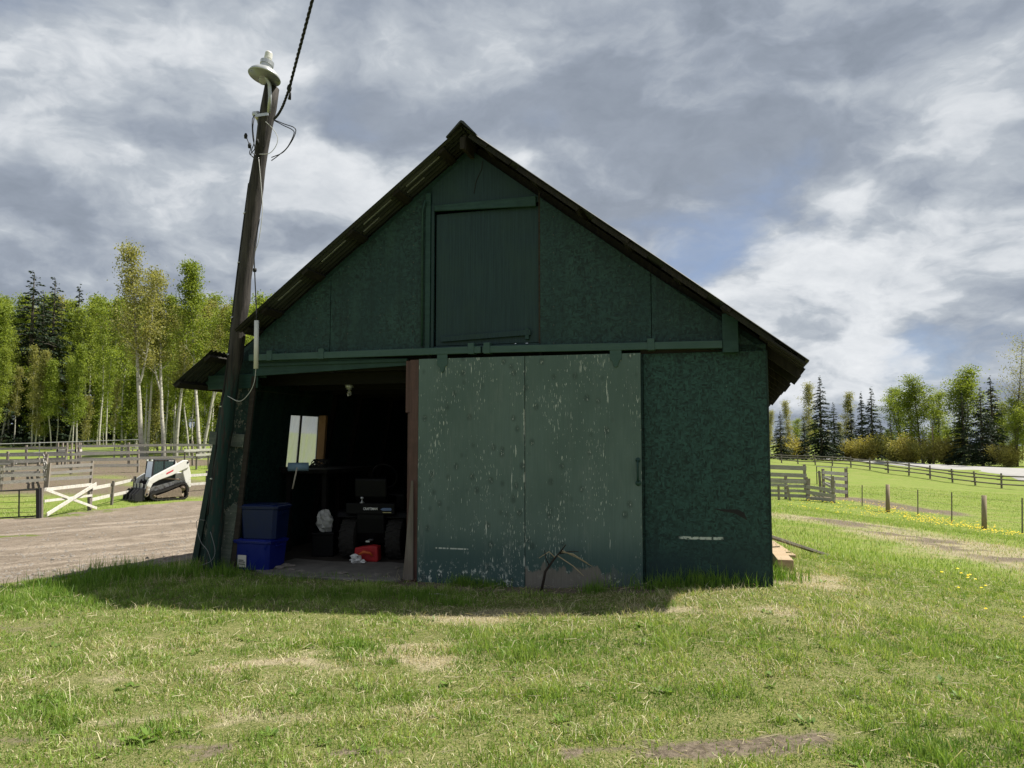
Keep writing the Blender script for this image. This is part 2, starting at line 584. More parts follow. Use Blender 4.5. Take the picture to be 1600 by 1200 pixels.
def painted(c0, c1, chips=.74, chipc=(.36, .38, .34), rough=.6, gscale=(4, 4, 40)):
    def fn(g):
        p = g.obj()
        a = g.noise(p, 6, 5, .65)
        gr = g.noise(g.scaled(p, gscale), 1.0, 4, .6)
        c = g.mix(g.map(g.math('ADD', g.math('MULTIPLY', a, .5), g.math('MULTIPLY', gr, .5)), .35, .65), c0, c1)
        ch = g.map(g.noise(p, 34, 4, .65), chips, chips + .04)
        c = g.mix(g.math('MULTIPLY', ch, .8), c, chipc)
        return pbr(g, c, rough, gr, .4, .004)
    return fn
mat('trim_green', painted((.008, .034, .029), (.019, .056, .048), .75, gscale=(3, 40, 40)))
mat('rail_green', painted((.030, .070, .060), (.044, .088, .077), .80, gscale=(3, 40, 40)))
mat('post_green', painted((.004, .017, .015), (.011, .033, .028), .66, (.11, .105, .085), gscale=(30, 30, 2)))
mat('batten_grey', painted((.055, .072, .060), (.12, .135, .115), .62, (.3, .3, .26), gscale=(3, 40, 40)))
mat('red_brown', painted((.060, .030, .024), (.095, .048, .040), .80, gscale=(40, 40, 3)))
mat('white_board', painted((.44, .42, .37), (.66, .64, .59), .55, (.32, .29, .24), gscale=(3, 30, 30)))
def m_loader(g):
    p = g.obj()
    x, y, z = g.sep(p)
    c = g.mix(g.noise(p, 5, 4), (.62, .61, .57), (.72, .71, .67))
    mud = g.map(g.math('ADD', g.noise(p, 6, 6, .7), g.map(z, .2, 1.3, .32, -.06, False)), .56, .80)
    c = g.mix(mud, c, (.20, .155, .11))
    scr = g.map(g.noise(g.scaled(p, (5, 5, 40)), 1.0, 4), .66, .72)
    c = g.mix(g.math('MULTIPLY', scr, .5), c, (.12, .11, .10))
    return pbr(g, c, g.map(mud, 0, 1, .35, .9))
mat('loader_white', m_loader)

def wood(c0, c1, c2, gs, rough=.85, bs=.6):
    def fn(g):
        p = g.vmath('ADD', g.obj(), g.vmath('SCALE', g.comb(g.rand(), g.rand(), g.rand()), 7.0))
        gr = g.noise(g.scaled(p, gs), 1.0, 5, .65, .3)
        bl = g.noise(p, 2.2, 4, .6)
        c = g.mix(g.map(gr, .3, .7), c0, c1)
        c = g.mix(g.map(bl, .45, .72), c, c2)
        c = g.mix(g.math('MULTIPLY', g.rand(), .4), c, c0)
        return pbr(g, c, rough, gr, bs, .006)
    return fn
mat('weathered', wood((.24, .225, .20), (.48, .455, .42), (.34, .315, .275), (3, 28, 28)))
mat('weathered_up', wood((.16, .135, .105), (.34, .30, .25), (.25, .22, .18), (26, 26, 2)))
mat('post_new', wood((.20, .155, .10), (.32, .26, .175), (.25, .2, .14), (30, 30, 3)))
mat('rail_old', wood((.11, .095, .08), (.225, .20, .17), (.16, .14, .115), (3, 28, 28)))
mat('board_grey', wood((.10, .085, .07), (.20, .175, .145), (.13, .10, .08), (40, 40, 2.5)))
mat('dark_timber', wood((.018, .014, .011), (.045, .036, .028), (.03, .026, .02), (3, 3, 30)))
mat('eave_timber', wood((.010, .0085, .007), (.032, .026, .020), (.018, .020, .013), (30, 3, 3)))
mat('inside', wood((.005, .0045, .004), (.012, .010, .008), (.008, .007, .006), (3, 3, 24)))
mat('jamb_pine', wood((.22, .12, .05), (.34, .20, .09), (.26, .15, .07), (30, 30, 3)))
mat('beam_new', wood((.28, .20, .12), (.44, .34, .22), (.36, .28, .19), (3, 24, 24)))

def m_pole(g):
    p = g.obj()
    x, y, z = g.sep(p)
    gr = g.noise(g.scaled(p, (26, 26, 1.2)), 1.0, 6, .65, .2)
    c = g.mix(g.map(gr, .32, .68), (.008, .007, .006), (.050, .043, .037))
    c = g.mix(g.map(g.noise(g.scaled(p, (9, 9, 1)), 1.0, 4), .5, .75, 0, .6), c, (.085, .076, .066))
    painted_ = g.math('MULTIPLY', g.map(z, 2.05, 2.5, 1.0, 0.0), g.map(g.noise(g.scaled(p, (20, 20, 3)), 1.0, 5, .7), .40, .50))
    c = g.mix(painted_, c, g.mix(gr, (.004, .018, .015), (.014, .045, .038)))
    return pbr(g, c, .85, gr, .9, .012)
mat('pole_wood', m_pole)

def m_metal_sheet(g):
    p = g.obj()
    st = g.noise(g.scaled(p, (.8, 9, .8)), 1.0, 5, .65)
    c = g.mix(g.map(st, .35, .7), (.028, .032, .031), (.060, .064, .060))
    rust = g.map(g.noise(p, 2.4, 6, .7), .56, .74)
    c = g.mix(g.math('MULTIPLY', rust, .6), c, (.030, .019, .012))
    return pbr(g, c, .55, st, .15, .004, metal=.1)
mat('tin_sheet', m_metal_sheet)

def flat(c, rough=.6, metal=0.0, var=.12, scale=14, spec=.35):
    def fn(g):
        p = g.obj()
        n = g.noise(p, scale, 4, .6)
        a = tuple(max(0, q * (1 - 2 * var)) for q in c); b = tuple(min(1, q * (1 + var)) for q in c)
        return pbr(g, g.mix(n, a, b), g.map(n, .2, .8, max(.05, rough - .1), min(1, rough + .1)), metal=metal, spec=spec)
    return fn
mat('galv', flat((.52, .53, .53), .38, .7))
mat('lamp_metal', flat((.46, .47, .47), .35, .5))
mat('black_iron', flat((.018, .018, .018), .5, .4))
mat('black_rubber', flat((.014, .014, .014), .75))
mat('tyre_dust', flat((.022, .020, .018), .9, 0, .3))
mat('cable_black', flat((.012, .012, .013), .5))
mat('cable_grey', flat((.20, .20, .20), .5))
mat('pvc_white', flat((.62, .61, .58), .4, 0, .06))
mat('wire_pale', flat((.45, .45, .43), .5))
mat('tote_blue', flat((.003, .011, .14), .35, 0, .1))
mat('tote_blue_dark', flat((.002, .010, .055), .4, 0, .1))
mat('sticker', flat((.55, .53, .48), .6, 0, .15, 60))
mat('sticker_ink', flat((.06, .06, .06), .6))
mat('mower_black', flat((.003, .003, .0035), .55, spec=.15))
mat('floor_shaded', flat((.060, .052, .044), .95, 0, .35, 7, .1))
mat('white_print', flat((.75, .75, .73), .5, 0, .05))
mat('blue_print', flat((.12, .18, .32), .5))
mat('yellow_print', flat((.55, .50, .22), .5))
mat('rim_grey', flat((.40, .40, .40), .5))
mat('plastic_bag', flat((.50, .50, .48), .45, 0, .2, 9))
mat('bag_white', flat((.72, .72, .70), .5, 0, .15, 20))
mat('red_cloth', flat((.42, .018, .022), .6, 0, .25))
mat('orange_tool', flat((.55, .10, .02), .5))
mat('roll_blue', flat((.22, .33, .46), .7, 0, .15))
mat('concrete', flat((.17, .158, .138), .9, 0, .35, 7))
mat('rubble', flat((.20, .18, .155), .9, 0, .3, 18))
mat('cab_black', flat((.02, .02, .022), .5))
mat('steel_dirty', flat((.22, .17, .125), .75, .1, .35, 9))
mat('decal_red', flat((.55, .05, .07), .5))
mat('lens', flat((.75, .76, .72), .2))
mat('red_paint', flat((.35, .02, .03), .5))
mat('pipe_light', flat((.42, .42, .40), .5, .3))
mat('dead_stalk', flat((.38, .31, .19), .8, 0, .3))
mat('dead_branch', flat((.030, .022, .018), .9))
mat('stick_pale', flat((.42, .38, .32), .8))

def m_glass(g):
    b = g.n('ShaderNodeBsdfPrincipled')
    b.inputs['Base Color'].default_value = (.10, .15, .15, 1)
    b.inputs['Roughness'].default_value = .06
    b.inputs['Transmission Weight'].default_value = .6
    b.inputs['IOR'].default_value = 1.2
    return b.outputs[0]
mat('cab_glass', m_glass)

def m_bulb(g):
    b = g.n('ShaderNodeBsdfPrincipled')
    b.inputs['Base Color'].default_value = (.9, .9, .88, 1)
    b.inputs['Roughness'].default_value = .1
    b.inputs['Transmission Weight'].default_value = .85
    b.inputs['IOR'].default_value = 1.15
    return b.outputs[0]
mat('bulb_glass', m_bulb)

def m_pane(g):
    """dusty plastic glazing: part clear, part a white film that lets light through"""
    p = g.obj()
    tr = g.n('ShaderNodeBsdfTransparent')
    tr.inputs[0].default_value = (.9, .92, .9, 1)
    tl = g.n('ShaderNodeBsdfTranslucent')
    st = g.noise(g.scaled(p, (9, 9, 2.2)), 1.0, 4, .6)
    g.put(tl.inputs[0], g.mix(st, (.62, .63, .60), (.86, .87, .84)))
    mx = g.n('ShaderNodeMixShader')
    g.put(mx.inputs[0], g.map(st, .3, .7, .60, .80))
    g.t.links.new(tr.outputs[0], mx.inputs[1])
    g.t.links.new(tl.outputs[0], mx.inputs[2])
    return mx.outputs[0]
mat('dusty_pane', m_pane)

def leafy(c0, c1, c2, trans=.45, rough=.6):
    def fn(g):
        tone = g.attr('tone')
        c = g.ramp(tone, [(0, c0), (.5, c1), (1, c2)])
        rd = g.rand()
        c = g.mix(g.math('MULTIPLY', g.math('SUBTRACT', rd, .5), .5, clamp=True), c, c2)
        d = g.n('ShaderNodeBsdfPrincipled')
        g.put(d.inputs['Base Color'], c)
        d.inputs['Roughness'].default_value = rough
        d.inputs['Specular IOR Level'].default_value = .25
        tl = g.n('ShaderNodeBsdfTranslucent')
        g.put(tl.inputs[0], g.mix(1.0, c, (1.25, 1.2, .7), 'MULTIPLY'))
        mx = g.n('ShaderNodeMixShader')
        mx.inputs[0].default_value = trans
        g.t.links.new(d.outputs[0], mx.inputs[1])
        g.t.links.new(tl.outputs[0], mx.inputs[2])
        return mx.outputs[0]
    return fn
mat('leaf_aspen', leafy((.130, .185, .022), (.220, .280, .045), (.330, .370, .085), .5))
mat('leaf_green', leafy((.105, .16, .018), (.185, .235, .032), (.27, .31, .055), .5))
mat('leaf_pale', leafy((.17, .18, .05), (.27, .27, .085), (.38, .36, .14), .45))
mat('leaf_willow', leafy((.21, .19, .05), (.34, .31, .085), (.46, .41, .14), .4))
mat('needle', leafy((.008, .016, .008), (.018, .034, .015), (.038, .060, .026), .15))
mat('grass_blade', leafy((.045, .125, .010), (.165, .285, .036), (.36, .43, .14), .4, .5))
mat('grass_dry', leafy((.30, .26, .14), (.46, .41, .25), (.66, .61, .43), .3, .6))
mat('petal', leafy((.75, .50, .01), (.82, .62, .02), (.85, .70, .05), .3))

def m_bark(c0, c1, scar):
    def fn(g):
        p = g.obj()
        x, y, z = g.sep(p)
        n = g.noise(g.scaled(p, (6, 6, 2.2)), 1.0, 4, .6)
        c = g.mix(n, c0, c1)
        band = g.map(g.noise(g.scaled(p, (1.6, 1.6, 7)), 1.0, 3, .7), .56, .64)
        c = g.mix(g.math('MULTIPLY', band, .8), c, scar)
        c = g.mix(g.map(z, 0.2, 2.5, .5, 0.0), c, g.mix(n, scar, (.15, .13, .10)))
        return pbr(g, c, .8, n, .4, .01)
    return fn
mat('bark_aspen', m_bark((.34, .32, .27), (.52, .50, .44), (.06, .052, .042)))
mat('bark_dark', m_bark((.065, .052, .040), (.13, .11, .085), (.035, .03, .024)))

def m_ground(g):
    p = g.obj()
    dry, dirt, near = g.attr('dry'), g.attr('dirt'), g.attr('near')
    n1 = g.noise(p, .35, 5, .6)
    n2 = g.noise(p, 3.2, 5, .65)
    n3 = g.noise(p, 28, 4, .7)
    straw = g.noise(g.scaled(p, (60, 60, 60)), 1.0, 4, .7, 1.4)
    gcol = g.mix(g.map(n2, .3, .7), (.095, .145, .022), (.175, .220, .048))
    gcol = g.mix(g.map(n1, .35, .68), gcol, (.145, .195, .036))
    dcol = g.mix(g.map(straw, .35, .65), (.17, .145, .085), (.36, .32, .205))
    soil = g.mix(g.map(n3, .3, .7), (.075, .060, .043), (.185, .152, .112))
    dmask = g.map(g.math('ADD', dry, g.math('MULTIPLY', g.math('SUBTRACT', n2, .5), .7)), .25, .75)
    smask = g.map(g.math('ADD', dirt, g.math('MULTIPLY', g.math('SUBTRACT', n3, .5), .6)), .3, .7)
    # between the standing blades near the camera one sees thatch and soil
    under = g.mix(g.map(straw, .4, .62), (.050, .052, .018), (.25, .22, .11))
    far_ = g.math('SUBTRACT', 1.0, near)
    old = g.math('MULTIPLY', far_, g.map(g.noise(g.scaled(p, (.5, 1.4, 1)), 1.0, 6, .7), .42, .68, 0, .75))
    gcol = g.mix(old, gcol, (.215, .215, .075))
    gcol = g.mix(g.math('MULTIPLY', near, .65), gcol, under)
    c = g.mix(dmask, gcol, dcol)
    c = g.mix(g.math('MULTIPLY', near, g.map(g.noise(p, 55, 4, .75), .54, .66, 0, .6)), c, (.06, .05, .034))
    c = g.mix(smask, c, soil)
    h = g.math('ADD', g.math('MULTIPLY', n3, .6), g.math('MULTIPLY', straw, .4))
    return pbr(g, c, .95, h, .8, .025, spec=.1)
mat('ground', m_ground)

def m_dirt(g):
    p = g.obj()
    tr = g.attr('track')
    n1 = g.noise(p, .22, 5, .6)
    n2 = g.noise(p, 2.6, 6, .65)
    n3 = g.noise(p, 22, 5, .7)
    c = g.mix(g.map(n1, .35, .65), (.19, .155, .118), (.265, .220, .172))
    c = g.mix(g.map(n2, .35, .72), c, (.155, .126, .097))
    c = g.mix(g.map(tr, .35, .9, 0, .85), c, (.295, .248, .198))
    st = g.map(g.voro(p, 9, out='Distance'), .12, .16, 1.0, 0.0)
    st = g.math('MULTIPLY', st, g.map(g.noise(p, 5, 3), .52, .6))
    c = g.mix(g.math('MULTIPLY', st, .7), c, (.34, .30, .25))
    c = g.mix(g.map(n3, .50, .68, 0, .75), c, (.085, .066, .05))
    wd = g.map(g.math('ADD', g.attr('weed'), g.math('MULTIPLY', g.math('SUBTRACT', n2, .5), .8)), .45, .65)
    c = g.mix(wd, c, g.mix(n3, (.07, .10, .02), (.16, .18, .05)))
    h = g.math('ADD', g.math('MULTIPLY', n2, .5), g.math('ADD', g.math('MULTIPLY', n3, .3), g.math('MULTIPLY', st, .2)))
    return pbr(g, c, .95, h, 1.0, .12, spec=.1)
mat('dirt', m_dirt)

def m_road(g):
    p = g.obj()
    n = g.noise(p, 1.2, 5, .65)
    c = g.mix(n, (.24, .235, .225), (.36, .35, .335))
    return pbr(g, c, .9, g.noise(p, 20, 3), .4, .02, spec=.15)
mat('road', m_road)
# ================================================================== SETTING
def seq(*runs):
    out = []
    for a, b, s in runs:
        out.append(np.arange(a, b, s))
    return np.concatenate(out)

# edges of the dirt yard, as (x, y) on the ground
YN = [ground(X, Y) for X, Y in ((-420, 985), (-150, 938), (0, 917), (100, 904), (200, 893), (295, 880), (345, 872), (400, 866))]
YF = [ground(X, Y) for X, Y in ((-420, 815), (-150, 812), (0, 811), (64, 807), (145, 797), (200, 791), (292, 783), (360, 779), (420, 776))]
_ynx, _yny = [p.x for p in YN], [p.y for p in YN]
_yfx, _yfy = [p.x for p in YF], [p.y for p in YF]
def resample(pts, n):
    q = np.array([(p.x, p.y) for p in pts])
    d = np.concatenate([[0], np.cumsum(np.hypot(*np.diff(q, axis=0).T))])
    s = np.linspace(0, d[-1], n)
    return np.stack([np.interp(s, d, q[:, 0]), np.interp(s, d, q[:, 1])], -1)
NA, NB = 220, 150
_n, _f = resample(YN, NA), resample(YF, NA)
_r = np.linspace(0, 1, NB) ** 1.9          # finer near the camera
YX = _n[:, None, 0] * (1 - _r) + _f[:, None, 0] * _r
YY = _n[:, None, 1] * (1 - _r) + _f[:, None, 1] * _r
def in_yard(x, y, grow=0.0):
    """1 inside the dirt yard; found by line across its near and far edges"""
    lo = np.interp(x, _ynx, _yny, left=_yny[0], right=99)
    # far edge as a function of bearing
    br = x / np.maximum(y, 1)
    fb = np.array([p.x / p.y for p in YF]); o = np.argsort(fb)
    hi = np.interp(br, fb[o], np.array(_yfy)[o], left=_yfy[0], right=_yfy[-1])
    nb = np.array([p.x / p.y for p in YN]); o2 = np.argsort(nb)
    lo2 = np.interp(br, nb[o2], np.array(_yny)[o2], left=_yny[0], right=_yny[-1])
    return (y > lo2 - grow) & (y < hi + grow) & (br < nb.max() + .02)

# road ribbon
RN = [at(*q) for q in ((1180, 715.0, 210), (1240, 716.3, 175), (1300, 718, 155), (1380, 723, 130), (1450, 730, 110), (1520, 738, 95), (1600, 746, 84), (1760, 764, 70), (2100, 800, 56))]
RF = [at(*q) for q in ((1180, 714.0, 224), (1240, 715.5, 188), (1300, 716.8, 168), (1380, 720, 144), (1450, 725, 124), (1520, 728.5, 109), (1600, 731.5, 97), (1760, 741, 84), (2100, 762, 70))]
def dist_line(x, y, pts):
    best = np.full(np.shape(x), 1e9)
    for a, b in zip(pts[:-1], pts[1:]):
        ax, ay, bx, by = a[0], a[1], b[0], b[1]
        L = (bx - ax) ** 2 + (by - ay) ** 2
        s = np.clip(((x - ax) * (bx - ax) + (y - ay) * (by - ay)) / L, 0, 1)
        best = np.minimum(best, np.hypot(x - ax - s * (bx - ax), y - ay - s * (by - ay)))
    return best
RC = [(a + b) / 2 for a, b in zip(RN, RF)]

def patches(lst):
    out = []
    for X, Y, rx, ry, s in lst:
        p = ground(X, Y)
        out.append((p.x, p.y, rx, ry, s))
    return out
DRYP = patches([(660, 1024, .22, .15, 1.3), (800, 960, .75, .2, .9), (430, 1036, .36, .13, .7), (1262, 905, .4, .7, .95), (1215, 958, .5, .18, .6),
                (1060, 950, .5, .15, .6), (90, 1070, 1.0, .25, .3), (250, 1010, .7, .2, .3), (1300, 1040, .8, .25, .25), (650, 1110, .5, .12, .3), (330, 1120, .8, .14, .5),
                (1020, 1030, .6, .15, .2), (200, 955, .8, .3, .3), (1330, 985, .6, .3, .45)])
SOILP = patches([(1150, 1165, .62, .17, 1.1), (40, 1165, .5, .16, .65), (300, 1175, .4, .12, .55), (930, 1165, .3, .1, .8), (520, 1190, .3, .07, .7), (760, 1170, .3, .06, .5), (560, 1075, .3, .07, .4), (450, 1037, .28, .10, .55),
                 (1240, 1180, .4, .09, .6), (20, 975, .5, .25, .6), (165, 930, .3, .12, .5), (700, 1185, .4, .06, .4), (1190, 1060, .18, .06, .5), (920, 1090, .12, .05, .5)])
TRACKL = [ground(X, Y) for X, Y in ((1180, 800), (1290, 812), (1380, 828), (1480, 848), (1600, 872), (1800, 915))]
TRACKM = [ground(X, Y) for X, Y in ((1290, 778), (1340, 780), (1420, 795), (1470, 800))]

def patch_sum(x, y, lst):
    s = np.zeros(np.shape(x))
    x, y = x + (fbm(x * 1.9 + 31, y * 3.1, 3) - .5) * .75 + (fbm(x * 7, y * 9, 2) - .5) * .2, y + (fbm(x * 1.9, y * 3.1 + 77, 3) - .5) * .55 + (fbm(x * 7 + 50, y * 9, 2) - .5) * .16
    for px, py, rx, ry, st in lst:
        s = np.maximum(s, st * np.exp(-(((x - px) / rx) ** 2 + ((y - py) / ry) ** 2) ** 1.4))
    return s
def dryf(x, y):
    d = patch_sum(x, y, DRYP)
    n = fbm(x * .55 + 3, y * .55 + 40, 4)
    left = sstep(-x, -2.5, 3.5)
    d = d + (n - .54) * 1.0 + .10 * left + (fbm(x * 5.5, y * 7 + 9, 3) - .5) * .55
    tl = dist_line(x, y, TRACKL)
    d = np.maximum(d, .8 * (1 - sstep(tl, .8, 3.2)) + (n - .5) * .9)
    tm = dist_line(x, y, TRACKM)
    d = np.maximum(d, .9 * (1 - sstep(tm, 1.0, 3.2)))
    far = sstep(np.hypot(x, y), 16, 40)
    return np.clip(d * (1 - .55 * far), 0, 1.3)
def soilf(x, y):
    s = patch_sum(x, y, SOILP)
    t, k = w2b(x, y)
    s = np.maximum(s, sstep(t, -.9, -.3) * (1 - sstep(t, 1.9, 2.5)) * sstep(k, -.50, -.28) * (k < .4) * .95)
    s = np.maximum(s, sstep(t, -2.8, -2.5) * (1 - sstep(t, -.7, -.4)) * sstep(k, -.40, -.12) * (k < .4) * .8)
    n = fbm(x * 1.3 + 60, y * 1.3, 4)
    s = s * (.35 + 1.2 * n) + (s > .15) * (fbm(x * 6, y * 8 + 3, 3) - .5) * .5
    tl = dist_line(x, y, TRACKL)
    s = np.maximum(s, (.72 * (1 - sstep(tl, .3, 2.4))) * sstep(n, .35, .6))
    s = np.maximum(s, .7 * (1 - sstep(dist_line(x, y, TRACKM), .8, 2.4)))
    # trodden ground round the left-hand pens and the wood floor
    pen = sstep(y, 37, 43) * (1 - sstep(y, 59, 64)) * sstep(-x, 12, 17)
    s = np.maximum(s, pen * .8 * sstep(fbm(x * .12, y * .12, 3), .33, .52))
    return np.clip(s, 0, 1)

gx = seq((-700, -160, 40), (-160, -60, 4), (-60, -16, 1), (-16, -8, .3), (-8, 8, .09), (8, 16, .3), (16, 60, 1), (60, 160, 4), (160, 701, 40))
gy = seq((-300, -60, 40), (-60, -2, 4), (-2, 2.5, .4), (2.5, 11.5, .09), (11.5, 20, .3), (20, 62, 1), (62, 220, 4), (220, 741, 40))
X_, Y_ = np.meshgrid(gx, gy, indexing='ij')
Z_ = gz(X_, Y_, carve=True)
Z_ = Z_ - .10 * in_yard(X_, Y_, -.25) * sstep(np.hypot(X_, Y_), 8, 12)
Z_ = Z_ - .25 * (1 - sstep(dist_line(X_, Y_, RC), 5, 9))
nx, ny = len(gx), len(gy)
idx = np.arange(nx * ny).reshape(nx, ny)
q = np.stack([idx[:-1, :-1], idx[1:, :-1], idx[1:, 1:], idx[:-1, 1:]], -1).reshape(-1)
near = 1 - sstep(np.hypot(X_, Y_), 8, 15)
me = raw_mesh('ground', np.stack([X_, Y_, Z_], -1).reshape(-1, 3), q, 4, MATS['ground'],
              {'dry': dryf(X_, Y_).ravel(), 'dirt': soilf(X_, Y_).ravel(), 'near': near.ravel()}, True)
gr = put('ground', me)
gr['kind'] = 'structure'
gr['label'] = 'rough grass slope with dry straw and bare soil patches'

# dirt yard
rut = np.zeros_like(YX)
aa = np.linspace(0, 1, NA)[:, None]
for c0, amp, w, ph in ((.03, .012, .006, .3), (.055, .012, .006, .3), (.10, .02, .009, 1.2), (.14, .02, .009, 1.2), (.24, .03, .014, 2.0), (.30, .03, .014, 2.0), (.44, .05, .02, .7), (.52, .05, .02, .7)):
    cen = c0 + amp * np.sin(aa * 5 + ph) + .10 * (aa - .5) * (1 if c0 < .2 else -1) * .5
    rut = np.maximum(rut, np.exp(-((_r[None] - cen) / w) ** 2))
YZ = gz(YX, YY) + .015 - .03 * rut + (fbm(YX * 2.2, YY * 2.2, 3) - .5) * .05
YZ[:, 0] -= .06; YZ[:, -1] -= .06; YZ[0] -= .06; YZ[-1] -= .06
weed = np.zeros_like(YX)
for X, Y, rx, ry, s in ((15, 839, .9, .5, 1.0), (80, 806, 2.2, 1.4, .8), (150, 799, 2.5, 1.5, .6), (240, 786, 2, 1, .3), (0, 800, 4, 1.5, .5)):
    p = ground(X, Y)
    weed = np.maximum(weed, s * np.exp(-((YX - p.x) / rx) ** 2 - ((YY - p.y) / ry) ** 2))
weed = np.maximum(weed, .75 * (1 - sstep(np.broadcast_to(_r, YX.shape), .0, .02)))
idx = np.arange(NA * NB).reshape(NA, NB)
q = np.stack([idx[:-1, :-1], idx[1:, :-1], idx[1:, 1:], idx[:-1, 1:]], -1).reshape(-1)
me = raw_mesh('dirt_yard', np.stack([YX, YY, YZ], -1).reshape(-1, 3), q, 4, MATS['dirt'], {'track': rut.ravel(), 'weed': weed.ravel()}, True)
dy = put('dirt_yard', me)
dy['kind'] = 'structure'
dy['label'] = 'bare dirt yard with curving tyre tracks left of the barn'

# road
NR = 120
def resample3(pts, n):
    q3 = np.array([tuple(p) for p in pts])
    d = np.concatenate([[0], np.cumsum(np.hypot(*np.diff(q3[:, :2], axis=0).T))])
    s = np.linspace(0, d[-1], n)
    return np.stack([np.interp(s, d, q3[:, i]) for i in range(3)], -1)
a_, b_ = resample3(RN, NR), resample3(RF, NR)
rr = np.linspace(-.06, 1.06, 9)[None, :, None]
rd = a_[:, None] * (1 - rr) + b_[:, None] * rr
rd[:, :, 2] += .06
rd[:, 0, 2] -= .35; rd[:, -1, 2] -= .35
idx = np.arange(NR * 9).reshape(NR, 9)
q = np.stack([idx[:-1, :-1], idx[1:, :-1], idx[1:, 1:], idx[:-1, 1:]], -1).reshape(-1)
ro = put('road', raw_mesh('road', rd.reshape(-1, 3), q, 4, MATS['road'], None, True))
ro['kind'] = 'structure'
ro['label'] = 'pale grey road curving away past the right-hand field'

# ================================================================== BARN
barn = thing('barn', 'dark green weathered barn with open bay and sliding plywood door', 'barn', b2w(0, 0, 0), -BARN_ANG)
AP = (.09, 5.0)
SL, SR = .7555, .7685
def roof_z(t):
    return AP[1] - (SR * (t - AP[0]) if t > AP[0] else SL * (AP[0] - t))
def panel(poly, k0, k1, name, m, parent, bevel=.003, label=None):
    return MB().prism(poly, lambda a, b, d: (a, d, b), k0, k1).build(name, MATS[m], parent, bevel=bevel, label=label)
UW = .15                                    # wall top below the roof sheet

# framing that carries the front sheets
front = MB().box(-2.75, 3.06, .125, .165, 2.42, 2.58).build('front_wall', MATS['inside'], barn)
for t in (-2.62, -1.65, -.42, .86, 2.05, 3.06):
    z1 = roof_z(t) - UW - .05
    z0 = 2.40 if t < -.6 else .05
    MB().box(t - .02, t + .02, .03, .12, z0, z1).build('stud', MATS['inside'], front)
zt = 2.56
def gable_poly(t0, t1, z0):
    pts = [(t0, z0), (t1, z0), (t1, roof_z(t1) - UW)]
    if t0 < AP[0] < t1: pts.append((AP[0], AP[1] - UW))
    pts.append((t0, roof_z(t0) - UW))
    return pts
panel(gable_poly(-2.80, -1.655, zt), 0, .014, 'wall_panel', 'osb', front)
panel(gable_poly(-1.648, -.46, zt), 0, .014, 'wall_panel', 'osb', front)
panel(gable_poly(-.395, .862, 4.20), .006, .02, 'wall_panel', 'loft_ply', front, label='cracked plain sheet under the ridge')
panel(gable_poly(.868, 2.046, zt), 0, .014, 'wall_panel', 'osb', front)
panel(gable_poly(2.052, 3.16, zt), .002, .016, 'wall_panel', 'osb', front)
panel([(1.955, -.05), (3.16, -.05), (3.165, 2.50), (1.96, 2.50)], -.004, .012, 'wall_panel', 'osb_scuffed', front, label='lower right sheet with a torn slot and white scrape')
panel([(-.60, -.05), (1.952, -.05), (1.956, 2.50), (-.60, 2.50)], .004, .018, 'wall_panel', 'osb', front)
panel([(1.93, 2.455), (3.16, 2.45), (3.16, 2.555), (1.93, 2.555)], .014, .03, 'wall_panel', 'dark_timber', front)
# left strip beside the bay, leaning with the sagging corner
lt, lb = face(350, 603)[0], face(297, 887)[0]
ot, ob = face(400, 590)[0], face(364, 892)[0]
panel([(lb, -.05), (ob, -.05), (ot, 2.36), (lt - .02, 2.36)], .03, .045, 'wall_panel', 'osb_peeled', front, label='narrow sheet leaning inward beside the open bay')
panel([(lt - .04, 2.362), (ot + .1, 2.362), (ot + .05, 2.60), (lt + .25, 2.60)], .06, .075, 'wall_panel', 'osb', front)
# torn slot in the scuffed sheet: a thin curled lip
tr = MB()
_a, _b = face(1112, 795, -.012), face(1168, 806, -.012)
tr.prism([(_a[0], _a[1] + .004), (_a[0] + .1, _a[1] - .004), (_a[0] + .25, _a[1] + .0), (_b[0] - .03, _b[1] + .028), (_b[0], _b[1] - .045), (_b[0] - .06, _b[1] - .012), (_a[0] + .22, _a[1] - .04), (_a[0] + .1, _a[1] - .022)],
         lambda a, b, d: (a, d, b), -.0065, -.004)
tr.build('torn_slot', MATS['black_rubber'], front)

# loft door in its recess
lt0, lt1, lz0, lz1 = -.345, .85, 2.665, 4.165
panel([(lt0, lz0), (lt1, lz0), (lt1, lz1), (lt0, lz1)], .028, .045, 'loft_door', 'loft_ply', barn)
ld = [o for o in barn.children if o.name.startswith('loft_door')][0]
MB().beam((-.27, .010, 2.735), (.76, .010, 2.775), .03, .06).build('bottom_rail', MATS['loft_ply'], ld, bevel=.003)
MB().box(.70, .74, -.004, .03, 2.70, 2.82).build('latch', MATS['trim_green'], ld, bevel=.003)
MB().box(-.46, -.40, -.020, .02, 2.62, roof_z(-.43) - .2).build('loft_trim', MATS['trim_green'], barn, bevel=.004)
MB().box(-.395, -.36, -.005, .03, 2.64, 4.28).build('loft_trim', MATS['loft_ply'], barn, bevel=.004)
MB().box(.85, .868, .0, .03, 2.64, 4.30).build('loft_trim', MATS['dark_timber'], barn)
hb = MB()
_p = [face(680, 331), face(838, 323), face(838, 307), face(680, 322)]
hb.prism(_p, lambda a, b, d: (a, d, b), -.03, .004)
hb.build('loft_lintel', MATS['trim_green'], barn, bevel=.004)
MB().box(-.35, .86, -.012, .05, 2.60, 2.655).build('loft_sill', MATS['loft_ply'], barn, bevel=.004)
# crack in the ridge sheet
MB().tube([(.11, .004, 4.36), (.135, .004, 4.50), (.20, .004, 4.63), (.21, .004, 4.72)], .005, 4).build('crack', MATS['black_rubber'], front)
